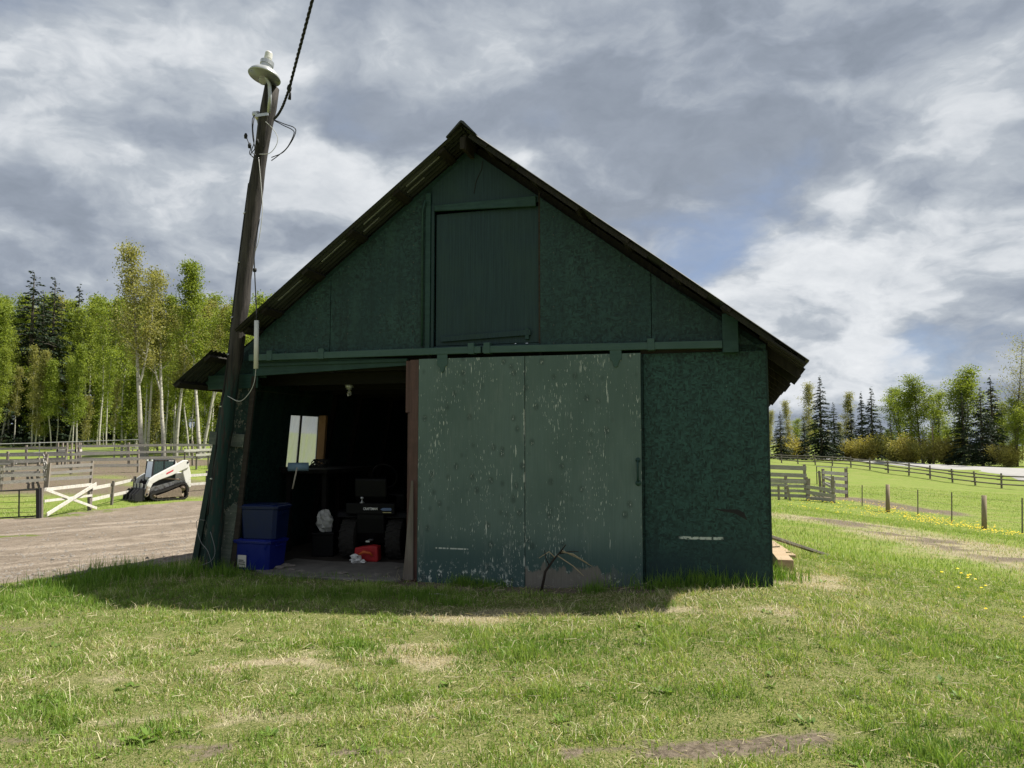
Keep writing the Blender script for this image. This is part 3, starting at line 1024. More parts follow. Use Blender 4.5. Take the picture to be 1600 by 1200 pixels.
# thin pipe down the left of the loft
MB().tube([(-.485, -.03, 2.66), (-.49, -.035, 4.2), (-.45, -.06, 4.32)], .014, 6).build('lightning_wire', MATS['trim_green'], barn, True)

# sliding door track
for (a, b) in (((-2.66, 2.590), (.23, 2.592)), ((.25, 2.592), (2.75, 2.562))):
    MB().beam((a[0], -.085, a[1]), (b[0], -.085, b[1]), .05, .075).build('track_rail', MATS['rail_green'], barn, bevel=.004)
for t in (-2.38, -1.70, .12, .30, 2.05):
    z = 2.592 - max(0, t - .25) * .012
    MB().box(t - .035, t + .035, -.118, .0, z - .045, z + .075).build('track_bracket', MATS['rail_green'], barn, bevel=.004)
# block over the right end of the track
MB().box(2.752, 2.905, -.10, .0, 2.48, 2.87).build('end_block', MATS['trim_green'], barn, bevel=.005)

# sliding door
sd = MB()
for z in (.22, 1.3, 2.40):
    sd.box(-.48, 1.93, -.075, -.05, z - .07, z + .07)
for t in (-.44, .72, 1.89):
    sd.box(t - .04, t + .04, -.0745, -.052, .08, 2.49)
door = sd.build('sliding_door', MATS['dark_timber'], barn)
panel([(-.495, .04), (.716, .04), (.716, 2.508), (-.495, 2.512)], -.092, -.0755, 'door_panel', 'door_paint', door)
panel([(.7225, .045), (1.938, .045), (1.941, 2.503), (.7225, 2.508)], -.0915, -.0755, 'door_panel', 'door_paint', door)
MB().box(-.60, -.497, -.0905, -.0755, .06, 2.505).build('edge_board', MATS['red_brown'], door, bevel=.004, label='red-brown edge board of the door')
for X in (691, 962):
    t, z = face(X, 566 if X < 800 else 557, -.1)
    MB().prism([(t - .06, z + .09), (t + .06, z + .09), (t + .06, z - .03), (t + .035, z - .05), (t + .02, z - .10), (t, z - .115), (t - .02, z - .10), (t - .035, z - .05), (t - .06, z - .03)],
               lambda a, b, d: (a, d, b), -.105, -.0925).build('hanger', MATS['rail_green'], door, bevel=.003)
t, z = face(997, 736, -.1)
hm = MB().tube([(t, -.092, z + .10), (t, -.125, z + .09), (t, -.13, z), (t, -.125, z - .09), (t, -.092, z - .10)], .011, 8)
hm.lathe([(.0, 0), (.026, .0), (.026, .006), (0, .008)], 10, Matrix.Translation((t, -.092, z + .11)) @ Matrix.Rotation(R(90), 4, 'X'))
hm.lathe([(.0, 0), (.03, .0), (.03, .006), (0, .008)], 10, Matrix.Translation((t, -.092, z - .12)) @ Matrix.Rotation(R(90), 4, 'X'))
hm.build('handle', MATS['trim_green'], door, True)

# jamb boards beside the bay
z645 = face(645, 645)[1]
MB().box(-.663, -.605, -.060, -.028, z645, 2.50).build('jamb_board', MATS['red_brown'], barn, bevel=.004)
MB().box(-.640, -.607, -.050, -.022, .02, z645 - .004).build('jamb_board', MATS['red_brown'], barn, bevel=.004)
hd = MB()
a1, a2, a3, a4 = face(396, 588), face(637, 571), face(637, 560), face(396, 561)
hd.prism([a1, a2, a3, a4], lambda a, b, d: (a, d, b), -.010, .028)
hd.build('header', MATS['trim_green'], barn, bevel=.004)
b1, b2 = face(400, 571), face(637, 563)
MB().beam((b1[0], -.022, b1[1]), (b2[0], -.022, b2[1]), .02, .035).build('header_batten', MATS['trim_green'], barn, bevel=.003)
b1, b2 = face(330, 594), face(402, 595)
MB().beam((b1[0] - .05, .018, b1[1] - .03), (b2[0], .012, b2[1]), .022, .17).build('batten', MATS['trim_green'], barn, bevel=.004)
b1, b2 = face(327, 684), face(381, 689)
MB().beam((b1[0], .010, b1[1]), (b2[0], .010, b2[1]), .03, .155).build('batten', MATS['batten_grey'], barn, bevel=.004)
# leaning corner post at the edge of the bay
cp_ = [face(360, 893), face(367, 893), face(401, 588), face(394, 588)]
panel(cp_, -.010, .024, 'corner_post', 'dark_timber', barn)
panel([face(341, 893), face(357, 893), face(371, 790), face(364, 786), face(352, 801)], .004, .026, 'kick_board', 'batten_grey', barn, label='worn pale board at the foot of the leaning strip')
# outer corner edge board
cp_ = [face(297, 888), face(306, 888), face(356, 600), face(349, 600)]
panel(cp_, .0, .029, 'corner_post', 'post_green', barn)

# side walls, back wall, floor
def wl(k, z, off=0.0):
    zz0, zz1 = face(297, 885)[1], 2.3
    t = lb + (z - .10) * (lt - lb) / (2.255 - .10)
    return Vector((t + off, k, z))
def wall_hit(X, Y):
    """where the line of sight meets the leaning left wall, as (k, z)"""
    r = ray(X, Y)
    lo, hi = 8.0, 20.0
    for _ in range(60):
        s = (lo + hi) / 2
        t, k = w2b(s * r[0], s * r[1])
        zc = CAM_H + s * r[2]
        if t - wl(0, zc).x - .03 < 0: hi = s      # beyond the wall
        else: lo = s
    return k, zc
c1, c2, c3, c4 = wall_hit(456, 648), wall_hit(499, 652), wall_hit(494, 728), wall_hit(448, 728)
if not (c2[0] > c1[0]):
    c1, c2, c3, c4 = (.9, 1.95), (1.6, 1.95), (1.6, 1.3), (.9, 1.3)
wz0, wz1 = (c3[1] + c4[1]) / 2, (c1[1] + c2[1]) / 2
wk0, wk1 = (c1[0] + c4[0]) / 2, (c2[0] + c3[0]) / 2
def kk(f_, z):
    """k of the slumped window opening: f_ = 0 near jamb .. 1 far jamb"""
    u = (z - wz0) / (wz1 - wz0)
    a, b = c4[0] + (c1[0] - c4[0]) * u, c3[0] + (c2[0] - c3[0]) * u
    return a + (b - a) * f_
print('WINDOW', c1, c2, c3, c4)
def wall_quad(k0, k1, z0, z1, th=.02, o0=0.0):
    """k0, k1: numbers or functions of z"""
    f0 = k0 if callable(k0) else (lambda z: k0)
    f1 = k1 if callable(k1) else (lambda z: k1)
    m = MB()
    m.hexa([wl(f0(z0), z0, o0), wl(f0(z0), z0, th), wl(f1(z0), z0, th), wl(f1(z0), z0, o0), wl(f0(z1), z1, o0), wl(f0(z1), z1, th), wl(f1(z1), z1, th), wl(f1(z1), z1, o0)])
    return m
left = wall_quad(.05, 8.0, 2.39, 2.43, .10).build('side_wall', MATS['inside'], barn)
for k in (.1, 2.6, 3.4, 4.6, 5.8, 7.0, 7.9):
    wall_quad(k, k + .04, 0, 2.38, .10, .022).build('stud', MATS['inside'], left)
kmx = max(c2[0], c3[0]) + .05
for k0, k1, z0, z1 in ((.05, kmx, -.1, wz0), (.05, kmx, wz1, 2.38), (.05, lambda z: kk(0, z), wz0, wz1), (lambda z: kk(1, z), kmx, wz0, wz1), (kmx, 3.6, -.1, 2.38), (3.605, 5.8, -.1, 2.38), (5.805, 8.0, -.1, 2.38)):
    wall_quad(k0, k1, z0, z1).build('wall_panel', MATS['osb'], left)
win = wall_quad(lambda z: kk(1, z), lambda z: kk(1, z) + .06, wz0 - .02, wz1 + .02, .14, .021).build('window', MATS['jamb_pine'], left, bevel=.003)
wall_quad(wk0 - .1, wk1, wz0 - .04, wz0 - .002, .14, .021).build('window_sill', MATS['inside'], left)
FM = .36
wall_quad(lambda z: kk(FM, z) - .012, lambda z: kk(FM, z) + .012, wz0, wz1, .03).build('mullion', MATS['black_rubber'], win)
for f0, f1 in ((.0, FM), (FM, 1.0)):
    m = MB()
    m.add([wl(kk(f0, wz0), wz0, .01), wl(kk(f1, wz0), wz0, .01), wl(kk(f1, wz1), wz1, .01), wl(kk(f0, wz1), wz1, .01)], [(0, 1, 2, 3)])
    m.build('pane', MATS['dusty_pane'], win)
right = MB().box(3.06, 3.158, .02, 8.0, 2.535, 2.575).build('side_wall', MATS['inside'], barn)
for k in np.arange(.15, 8, 1.2):
    MB().box(3.06, 3.14, k, k + .04, 0, 2.53).build('stud', MATS['inside'], right)
for k0, k1 in ((.02, 2.66), (2.665, 5.3), (5.305, 8.0)):
    MB().box(3.142, 3.158, k0, k1, -.1, 2.53).build('wall_panel', MATS['osb'], right)
MB().box(3.160, 3.178, -.012, .08, -.05, 2.50).build('corner_trim', MATS['post_green'], barn, bevel=.003)
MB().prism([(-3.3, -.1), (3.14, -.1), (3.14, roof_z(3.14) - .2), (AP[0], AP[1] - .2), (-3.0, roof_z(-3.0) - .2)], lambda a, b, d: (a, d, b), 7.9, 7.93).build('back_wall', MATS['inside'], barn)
MB().box(-3.25, 3.13, .0, 7.9, -.1, .105).build('floor_slab', MATS['floor_shaded'], barn, bevel=.01)  # bay floor tone darkened for shade; the lit front has a paler slab
ap = MB()
ap.prism([(-2.35, -.18), (-1.9, -.26), (-1.3, -.22), (-.72, -.24), (-.66, .02), (-.66, .82), (-1.3, .95), (-2.0, .80), (-2.6, .9), (-2.6, .02)], lambda a, b, d: (a, b, d), -.05, .109)
ap.build('threshold_slab', MATS['concrete'], barn, bevel=.012)
# inner ceiling (loft floor) keeps the bay dark
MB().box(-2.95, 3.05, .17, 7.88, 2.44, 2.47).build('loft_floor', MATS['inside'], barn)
for k in np.arange(.5, 7.8, .9):
    MB().box(-2.9, 3.04, k, k + .04, 2.30, 2.438).build('joist', MATS['inside'], barn)
bl = MB().lathe([(.0, 0), (.055, 0), (.05, -.03), (.03, -.045), (.03, -.06), (.0, -.06)], 14, Matrix.Translation((-1.72, .62, 2.30)))
blo = bl.build('lamp_holder', MATS['lamp_metal'], barn, True)
MB().lathe([(.012, -.06), (.025, -.085), (.03, -.11), (.02, -.135), (0, -.14)], 12, Matrix.Translation((-1.72, .62, 2.30))).build('bulb', MATS['bulb_glass'], blo, True)

# roof
rm = MB()
rm.box(AP[0] - .02, AP[0] + .02, -.27, 8.1, AP[1] - .24, AP[1] - .075)
roof = rm.build('roof', MATS['dark_timber'], barn)
MB().box(AP[0] - .045, AP[0] + .012, -.292, -.275, AP[1] - .235, AP[1] - .10).build('ridge_block', MATS['eave_timber'], roof, bevel=.004)
rc = MB()
rc.prism([(AP[0] - .17, AP[1] - .17 * SL + .012), (AP[0] - .02, AP[1] + .035), (AP[0], AP[1] + .048), (AP[0] + .03, AP[1] + .035), (AP[0] + .17, AP[1] - .17 * SR + .014),
          (AP[0] + .17, AP[1] - .17 * SR + .004), (AP[0], AP[1] + .025), (AP[0] - .17, AP[1] - .17 * SL + .002)], lambda a, b, d: (a, d, b), -.385, 8.15)
rc.build('ridge_cap', MATS['tin_sheet'], roof)
def sheet_mesh(t0, t1, w, name, k0=0.0):
    """corrugated sheet: waves run down the slope; thickness is real"""
    n = max(8, int(w / .076 * 8))
    ks = np.linspace(0, w, n + 1)
    ts = np.linspace(t0, t1, 7)
    vs, fs = [], []
    for layer in (0, 1):
        for t in ts:
            base = roof_z(t) - .004 * math.sin((t - t0) / (t1 - t0) * math.pi * 2.3)
            for k in ks:
                vs.append((t, k0 + k, base + .009 * math.sin(2 * math.pi * (k0 + k) / .076) - .0025 * layer))
    W = n + 1; L = len(ts); S = W * L
    for i in range(L - 1):
        for j in range(n):
            a = i * W + j
            fs.append((a, a + 1, a + W + 1, a + W))
            fs.append((S + a, S + a + W, S + a + W + 1, S + a + 1))
    for i in range(L - 1):
        for j in (0, n):
            a = i * W + j
            fs.append((a, a + W, S + a + W, S + a))
    for j in range(n):
        for i in (0, L - 1):
            a = i * W + j
            fs.append((a, a + 1, S + a + 1, S + a))
    m = MB(); m.v, m.f = vs, fs
    return m.mesh(name, MATS['tin_sheet'], True)
PT = .684
mr = sheet_mesh(AP[0] + .01, 3.533, PT - .003, 'roof_sheet')
ml = sheet_mesh(AP[0] - .01, -3.533, PT - .003, 'roof_sheet')
for i in range(12):
    k = -.35 + i * PT
    o = put('roof_sheet', mr, roof, (random.uniform(-.012, .02), k, random.uniform(0, .004)))
    if i == 0:
        put('roof_sheet', sheet_mesh(AP[0] - .01, -2.705, PT - .003, 'roof_sheet'), roof, (0, k, 0))
        put('roof_sheet', sheet_mesh(-3.005, -3.533, PT - .003, 'roof_sheet'), roof, (0, k, 0))
        put('roof_sheet', sheet_mesh(-2.708, -3.002, .22, 'roof_sheet'), roof, (0, .11, 0))
    else:
        put('roof_sheet', ml, roof, (random.uniform(-.02, .012), k, random.uniform(0, .004)))
def purlin(t, k0, k1=8.1):
    s = SR if t > AP[0] else -SL
    z = roof_z(t) - .034
    n = Vector((s, 0, 1)).normalized()
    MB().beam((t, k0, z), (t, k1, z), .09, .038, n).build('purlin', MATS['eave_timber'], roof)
for t in (-.17, -.71, -1.26, -1.81, -2.36): purlin(t, -.33 + random.uniform(0, .05))
purlin(-2.64, -.2); purlin(-3.07, -.33); purlin(-3.47, -.335)
for t in (.33, .83, 1.33, 1.83, 2.33, 2.80, 3.15, 3.46): purlin(t, -.335 + random.uniform(0, .05))
def rafter(k, side, m='eave_timber', tail=3.49):
    s = -1 if side < 0 else 1
    t0, t1 = AP[0] + s * .03, s * tail
    off = .115
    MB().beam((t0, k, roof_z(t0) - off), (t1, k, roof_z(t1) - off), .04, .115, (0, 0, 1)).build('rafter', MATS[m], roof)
for i, k in enumerate(np.arange(.10, 8.0, .70)):
    rafter(k, 1, tail=3.47 + random.uniform(0, .05)); rafter(k, -1, 'trim_green' if i == 0 else 'eave_timber', 3.36)
# barge strip on the right-hand rake: patched lengths of board
for t0, t1 in ((.16, .62), (.70, 1.35), (1.50, 2.05), (2.2, 2.62), (2.75, 3.22)):
    MB().beam((t0, -.30, roof_z(t0) - .048), (t1, -.30, roof_z(t1) - .048), .025, .045).build('rake_strip', MATS['eave_timber'], roof)
for t0, t1 in ((-.22, -.62), (-.80, -1.14), (-1.36, -1.66), (-1.92, -2.22), (-.45, -.66), (-1.0, -1.2)):  # thin bright strips added for light catching on the corrugation ridges
    kq = -.20 if t0 not in (-.45, -1.0) else -.08
    MB().beam((t0, kq, roof_z(t0) - .020), (t1, kq, roof_z(t1) - .020), .012, .010).build('glint_strip', MATS['galv'], roof)
# stepped board ends at the right eave
for i in range(9):
    k = -.30 + i * .17
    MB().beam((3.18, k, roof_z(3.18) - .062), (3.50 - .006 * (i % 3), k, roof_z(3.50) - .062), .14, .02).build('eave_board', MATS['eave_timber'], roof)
# loose board propped against the door edge
panel([face(630, 906, -.12), face(646, 906, -.12), face(646, 751, -.12), face(643, 751, -.12)], -.135, -.115, 'loose_board', 'board_grey', None)
lbd = bpy.data.objects['loose_board']
lbd.location = b2w(0, 0, 0); lbd.rotation_euler = (0, 0, -BARN_ANG)
tag(lbd, 'split grey board propped upright against the red-brown door edge', 'board')
# ================================================================== THINGS AT THE BARN
def bk(X, Y, k):
    """picture point -> place on the barn plane k"""
    t, z = face(X, Y, k)
    return b2w(t, k, z)

# utility pole leaning past the left eave
pk = [(329, 893), (336, 820), (345, 730), (357, 640), (368, 560), (375, 500), (386, 405), (397, 320), (409, 232), (425, 137)]
pts = [bk(X, Y, -.13) for X, Y in pk]
pts[0].z -= .15
pbase = Vector((pts[0].x, pts[0].y, gz1(pts[0].x, pts[0].y)))
pole = thing('utility_pole', 'old dark timber power pole leaning right against the barn corner', 'pole', pbase)
P0 = [p - pbase for p in pts]
P = []
for a_p, b_p in zip(P0[:-1], P0[1:]):
    P += [a_p.lerp(b_p, i / 3) for i in range(3)]
P.append(P0[-1])
rad = [.092, .085, .080, .078, .079, .080, .080, .080, .082, .084]
rad = list(np.interp(np.linspace(0, 9, len(P)), range(10), rad))
rad = [r * random.uniform(.95, 1.05) for r in rad]
pm = MB().tube(P, rad, 14)
for i, v in enumerate(pm.v):
    r_ = random.uniform(-.009, .009)
    pm.v[i] = (v[0] + r_, v[1] + random.uniform(-.009, .009), v[2])
pm.build('post', MATS['pole_wood'], pole, True)
def near_pole(s, side=0.0, front=.0):
    """point on the pole's skin, s = 0 foot .. 1 top; side to the right, front to the camera"""
    f_ = s * (len(P) - 1); i = min(int(f_), len(P) - 2); u = f_ - i
    p = P[i].lerp(P[i + 1], u); r_ = rad[i] * (1 - u) + rad[i + 1] * u
    return p + Vector((BE[0], BE[1], 0)) * side * r_ - Vector((BD[0], BD[1], 0)) * front * r_
def wirec(pts, r, m, name='wire', parent=pole, n=5):
    # Catmull-Rom through the points
    pts = [Vector(p) for p in pts]
    out = []
    q = [pts[0] * 2 - pts[1]] + pts + [pts[-1] * 2 - pts[-2]]
    for i in range(1, len(q) - 2):
        for j in range(5):
            u = j / 5
            out.append(.5 * ((2 * q[i]) + (q[i + 1] - q[i - 1]) * u + (2 * q[i - 1] - 5 * q[i] + 4 * q[i + 1] - q[i + 2]) * u * u + (3 * q[i] - q[i - 1] - 3 * q[i + 1] + q[i + 2]) * u ** 3))
    out.append(pts[-1])
    return MB().tube(out, r, n).build(name, MATS[m], parent, True)
wirec([near_pole(s, -1.12, .25) for s in (.13, .25, .36, .48, .60, .72, .82)] , .016, 'black_rubber', 'conduit', n=8)
for s in (.20, .34, .455, .56, .66, .76):
    a, b, c = near_pole(s, -1.32, .30), near_pole(s, -1.1, .55), near_pole(s, -.75, .8)
    MB().tube([a, b, c], .009, 5).build('clamp', MATS['galv'], pole)
wirec([near_pole(.12, -1.3, .4), bk(307, 815, -.2) - pbase, bk(313, 845, -.24) - pbase, bk(325, 862, -.26) - pbase, bk(333, 890, -.2) - pbase], .0032, 'cable_grey')
wirec([near_pole(.10, .2, 1.1), bk(336, 860, -.27) - pbase, bk(330, 876, -.3) - pbase, bk(312, 884, -.24) - pbase], .003, 'cable_grey')
# weatherhead and its drip loops
def pl(X, Y, k=-.15):
    return bk(X, Y, k) - pbase
wirec([pl(405, 215), pl(405, 196), pl(403, 186)], .018, 'cable_grey', 'conduit', n=8)
wh = MB().tube([pl(404, 187), pl(401, 178), pl(396, 178)], [.026, .045, .03], 10)
wh.build('weatherhead', MATS['galv'], pole, True)
for pts_ in ([(397, 180), (394, 190), (395, 215), (398, 232), (392, 240), (396, 246), (405, 248)],
             [(398, 180), (395, 200), (397, 222), (393, 236), (400, 243)],
             [(428, 187), (445, 194), (459, 199), (462, 206), (455, 222), (442, 238), (424, 246)],
             [(428, 188), (443, 196), (457, 203), (459, 210), (449, 230), (436, 242), (424, 251)],
             [(384, 212), (388, 222), (392, 230), (390, 240), (397, 246)]):
    wirec([pl(X, Y, -.30 - .05 * math.sin(i)) for i, (X, Y) in enumerate(pts_)], .0055, 'cable_black')
wirec([pl(*q, -.27) for q in ((415, 190), (427, 202), (434, 216), (430, 230), (420, 240), (405, 241))], .004, 'wire_pale')
wirec([pl(*q, -.25) for q in ((404, 246), (408, 290), (410, 330), (405, 372), (399, 392))], .0045, 'wire_pale')
for X, Y in ((384, 213), (390, 228), (402, 222)):
    MB().lathe([(0, -.03), (.018, -.025), (.022, .01), (.012, .035), (0, .04)], 8, Matrix.Translation(pl(X, Y, -.3))).build('connector', MATS['black_rubber'], pole, True)
MB().beam(near_pole(.945, -1.2, 1.05), near_pole(.945, .9, 1.05), .012, .035).build('bracket', MATS['galv'], pole)

# yard lamp on its pipe arm
lb_ = bk(421, 178, -.26)
lamp = thing('yard_lamp', 'silver dish yard lamp on a bent pipe at the pole top', 'lamp', lb_)
def ll(X, Y, k=-.30): return bk(X, Y, k) - lb_
arm = [ll(420, 176, -.26), ll(422, 150, -.27), ll(421, 132, -.29), ll(417, 124, -.31), ll(414, 118, -.33)]
MB().tube(arm, .021, 10).build('arm', MATS['lamp_metal'], lamp, True)
cen = ll(413, 121, -.33)
tilt = Matrix.Translation(cen) @ Matrix.Diagonal((1, 1, 1.22, 1)) @ Matrix.Rotation(R(9), 4, 'Y') @ Matrix.Rotation(R(-6), 4, 'X')
sh = MB().lathe([(.186, .0), (.190, .006), (.172, .035), (.13, .066), (.085, .088), (.07, .092), (.068, .086), (.125, .058), (.165, .028), (.184, .0)], 32, tilt)
sh.build('shade', MATS['lamp_metal'], lamp, True)
MB().lathe([(.068, .088), (.070, .125), (.078, .128), (.080, .165), (.055, .172), (.0, .172)], 24, tilt).build('ballast_housing', MATS['galv'], lamp)
MB().lathe([(.050, .168), (.042, .182), (.043, .19), (.046, .2), (.044, .255), (.035, .268), (0, .27)], 20, tilt).build('photocell', MATS['pvc_white'], lamp)
MB().lathe([(.0, -.075), (.03, -.068), (.048, -.035), (.045, .01), (.025, .05), (.0, .06)], 16, tilt @ Matrix.Translation((-.012, 0, 0))).build('bulb', MATS['bulb_glass'], lamp, True)

# twisted service cable coming in overhead
ca, cb = bk(428, 186, -.25), at(452, 138, 8.55)
cc = at(487, 0, 7.4)
dirc = (cc - cb).normalized()
cd = cb + dirc * 9.0
svc = thing('service_cable', 'twisted black overhead service cable running down to the pole', 'cable', ca)
def twist(p0, p1, r_, turns, parent, n=150):
    ax = (p1 - p0); L = ax.length; a = ax.normalized(); s = a.orthogonal().normalized(); u = a.cross(s)
    for ph in (0, 2.09, 4.19):
        pts_ = []
        for i in range(n + 1):
            f_ = i / n
            sag = Vector((0, 0, -.06 * math.sin(math.pi * f_)))
            th = 2 * math.pi * turns * f_ + ph
            pts_.append(p0 + ax * f_ + sag + (s * math.cos(th) + u * math.sin(th)) * r_ - ca)
        MB().tube(pts_, .0085, 5).build('strand', MATS['cable_black'], parent, True)
twist(cb, cd, .010, 40, svc, 360)
twist(ca, cb, .008, 5, svc, 50)
MB().lathe([(0, -.05), (.02, -.04), (.03, .0), (.02, .035), (0, .04)], 8, Matrix.Translation(cb - ca)).build('clamp', MATS['black_iron'], svc, True)
MB().tube([cb - ca, cb - ca + Vector((.012, 0, -.06)), cb - ca + Vector((.004, 0, -.13))], [.008, .012, .02], 8).build('clamp_tail', MATS['black_iron'], svc, True)

# white conduit length hanging at the eave with its feed wire
wb = bk(400, 576, -.40)
wp = thing('hanging_conduit', 'white plastic pipe hanging from a black wire before the eave', 'conduit', wb)
def hw(X, Y, k=-.40): return bk(X, Y, k) - wb
MB().tube([hw(400, 576), hw(401, 501)], .026, 12).build('pipe', MATS['pvc_white'], wp, True)
for a in ([(401, 503), (400, 470), (398, 425), (397, 392), (399, 376), (406, 340)],):
    wirec([hw(X, Y) for X, Y in a], .007, 'cable_black', 'feed_wire', wp)
MB().lathe([(0, -.025), (.02, -.02), (.024, 0), (.02, .02), (0, .025)], 8, Matrix.Translation(hw(398, 422))).build('splice', MATS['black_rubber'], wp, True)
wirec([hw(400, 574), hw(397, 598), hw(388, 616), hw(374, 627), hw(356, 619, -.3)], .0045, 'wire_pale', 'tail_wire', wp)

# blue totes
def tote(name, label, w, d, h, loc, rz, m, group=None):
    o = thing(name, label, 'storage tote', loc, rz, group)
    b = MB()
    n = 5
    def ring(s, z):
        x, y = w / 2 * s, d / 2 * s
        c = .04
        return [(-x + c, -y, z), (x - c, -y, z), (x, -y + c, z), (x, y - c, z), (x - c, y, z), (-x + c, y, z), (-x, y - c, z), (-x, -y + c, z)]
    vs = ring(.88, 0) + ring(.97, h * .86) + ring(1.02, h * .87) + ring(1.02, h * .92)
    fs = [tuple(range(7, -1, -1))] + [(i * 8 + j, i * 8 + (j + 1) % 8, (i + 1) * 8 + (j + 1) % 8, (i + 1) * 8 + j) for i in range(3) for j in range(8)]
    b.add(vs, fs)
    b.build('tub', MATS[m], o, bevel=.004)
    l = MB()
    vs = ring(1.05, h * .91) + ring(1.05, h * .955) + ring(.98, h * .97) + ring(.92, h)
    fs = [tuple(range(7, -1, -1)), tuple(range(24, 32))] + [(i * 8 + j, i * 8 + (j + 1) % 8, (i + 1) * 8 + (j + 1) % 8, (i + 1) * 8 + j) for i in range(3) for j in range(8)]
    l.add(vs, fs)
    l.build('lid', MATS[m], o, bevel=.003)
    for s in (-1, 1):
        MB().box(s * w * .5 - .012, s * w * .5 + .012, -.06, .06, h * .74, h * .80).build('handle', MATS[m], o, bevel=.004)
    return o
FZ = .107
tp = b2w(-2.62, .17, .10)
t1_ = tote('storage_tote', 'bright blue plastic tote with a white sticker, bottom of the stack', .52, .40, .355, tp, -BARN_ANG - R(4), 'tote_blue')
st = MB().box(-.17, -.05, -.199, -.1965, .03, .17)
so = st.build('sticker', MATS['sticker'], t1_)
for z in (.06, .085, .105):
    MB().box(-.155, -.065 - .02 * (z > .1), -.2005, -.1992, z, z + .011).build('print_line', MATS['sticker_ink'], so)
tote('storage_tote', 'darker blue plastic tote stacked on the bright blue tote', .50, .38, .40, tp + Vector((.04, .02, .357)), -BARN_ANG + R(3), 'tote_blue_dark')

def onfloor(X, Y):
    r = ray(X, Y); s = (FZ - CAM_H) / r[2]
    return Vector((s * r[0], s * r[1], FZ))
# riding mower seen from behind
mp = ground(570, 876)
mt, mk = face(570, 876)[0], .55
mw = thing('riding_mower', 'black riding lawn mower parked tail-out in the dark bay', 'lawn mower', onfloor(570, 877) + Vector((BD[0], BD[1], 0)) * .27, -BARN_ANG + R(9))
def wheel(name, x, y, r_, w, parent, lugs=0, rimm='rim_grey'):
    M0 = Matrix.Translation((x, y, r_)) @ Matrix.Rotation(R(90), 4, 'Y')
    t_ = MB().lathe([(r_ * .52, -w * .46), (r_ * .80, -w * .5), (r_ * .95, -w * .44), (r_, -w * .25), (r_, w * .25), (r_ * .95, w * .44), (r_ * .80, w * .5), (r_ * .52, w * .46)], 32, M0)
    for i in range(lugs):
        a = 2 * math.pi * i / lugs
        for s in (-1, 1):
            a2 = a + (math.pi / lugs if s > 0 else 0)
            p0 = M0 @ Vector((r_ * math.cos(a2), r_ * math.sin(a2), s * .01))
            p1 = M0 @ Vector((r_ * math.cos(a2 + .10) * .97, r_ * math.sin(a2 + .10) * .97, s * w * .46))
            up = M0.to_3x3() @ Vector((math.cos(a2), math.sin(a2), 0))
            t_.beam(p0, p1, .022, .02, up)
    o = t_.build(name, MATS['tyre_dust'], parent)
    MB().lathe([(0, -w * .2), (r_ * .2, -w * .22), (r_ * .3, -w * .3), (r_ * .53, -w * .42), (r_ * .53, w * .42), (r_ * .3, w * .3), (r_ * .2, w * .22), (0, w * .2)], 20, M0).build('rim', MATS[rimm], o, True)
    return o
wheel('rear_wheel', -.30, 0, .255, .21, mw, 18)
wheel('rear_wheel', .30, 0, .255, .21, mw, 18)
wheel('front_wheel', -.30, 1.25, .19, .15, mw, 0)
wheel('front_wheel', .30, 1.25, .19, .15, mw, 0)
MB().prism([(-.10, .20), (-.18, .34), (-.20, .52), (-.20, .66), (-.08, .70), (.35, .60), (.40, .30), (.30, .22)], lambda a, b, d: (d, a, b), -.18, .18).build('tail_body', MATS['mower_black'], mw, bevel=.012)
MB().prism([(-.16, .53), (-.12, .60), (.25, .62), (.34, .56), (.34, .53)], lambda a, b, d: (d, a, b), -.46, .46).build('fender', MATS['mower_black'], mw, bevel=.015)
MB().box(-.32, .32, -.215, -.16, .575, .715).build('tail_plate', MATS['mower_black'], mw, bevel=.012)
MB().prism([(-.12, .70), (-.20, .80), (-.22, 1.02), (-.17, 1.04), (-.10, .82), (.28, .78), (.28, .70)], lambda a, b, d: (d, a, b), -.21, .21).build('seat', MATS['mower_black'], mw, bevel=.02)
MB().prism([(.55, .30), (.55, .78), (.75, .86), (1.30, .78), (1.42, .62), (1.42, .30)], lambda a, b, d: (d, a, b), -.24, .24).build('hood', MATS['mower_black'], mw, bevel=.03)
MB().prism([(.25, .26), (.25, .33), (1.35, .33), (1.35, .26)], lambda a, b, d: (d, a, b), -.26, .26).build('frame', MATS['mower_black'], mw)
MB().tube([(0, .62, .8), (0, .45, 1.02)], .018, 8).build('steering_column', MATS['mower_black'], mw)
sw = [Vector((.17 * math.cos(a), .43 - .07 * math.sin(a), 1.03 + .16 * math.sin(a))) for a in np.linspace(0, 2 * math.pi, 21)]
MB().tube(sw, .014, 6, False).build('steering_wheel', MATS['mower_black'], mw, True)
MB().box(-.025, .025, -.30, -.1, .24, .26).build('hitch', MATS['galv'], mw)
kn = MB().lathe([(.032, 0), (.026, .01), (.01, .02), (.01, .045), (.024, .055), (.024, .075), (0, .08)], 12, Matrix.Translation((-.115, -.185, .716)))
kn.build('fuel_cap', MATS['galv'], mw, True)
def text_mesh(s, size, m, name, parent, mw_):
    cu = bpy.data.curves.new(name, 'FONT')
    cu.body = s; cu.size = size; cu.extrude = .001; cu.align_x = 'CENTER'; cu.align_y = 'CENTER'; cu.offset = .0009
    tmp = bpy.data.objects.new('tmp', cu)
    col.objects.link(tmp)
    bpy.context.view_layer.update()
    me_ = bpy.data.meshes.new_from_object(tmp)
    bpy.data.objects.remove(tmp)
    bpy.data.curves.remove(cu)
    me_.materials.clear(); me_.materials.append(MATS[m])
    o = put(name, me_, parent)
    o.matrix_local = mw_
    return o
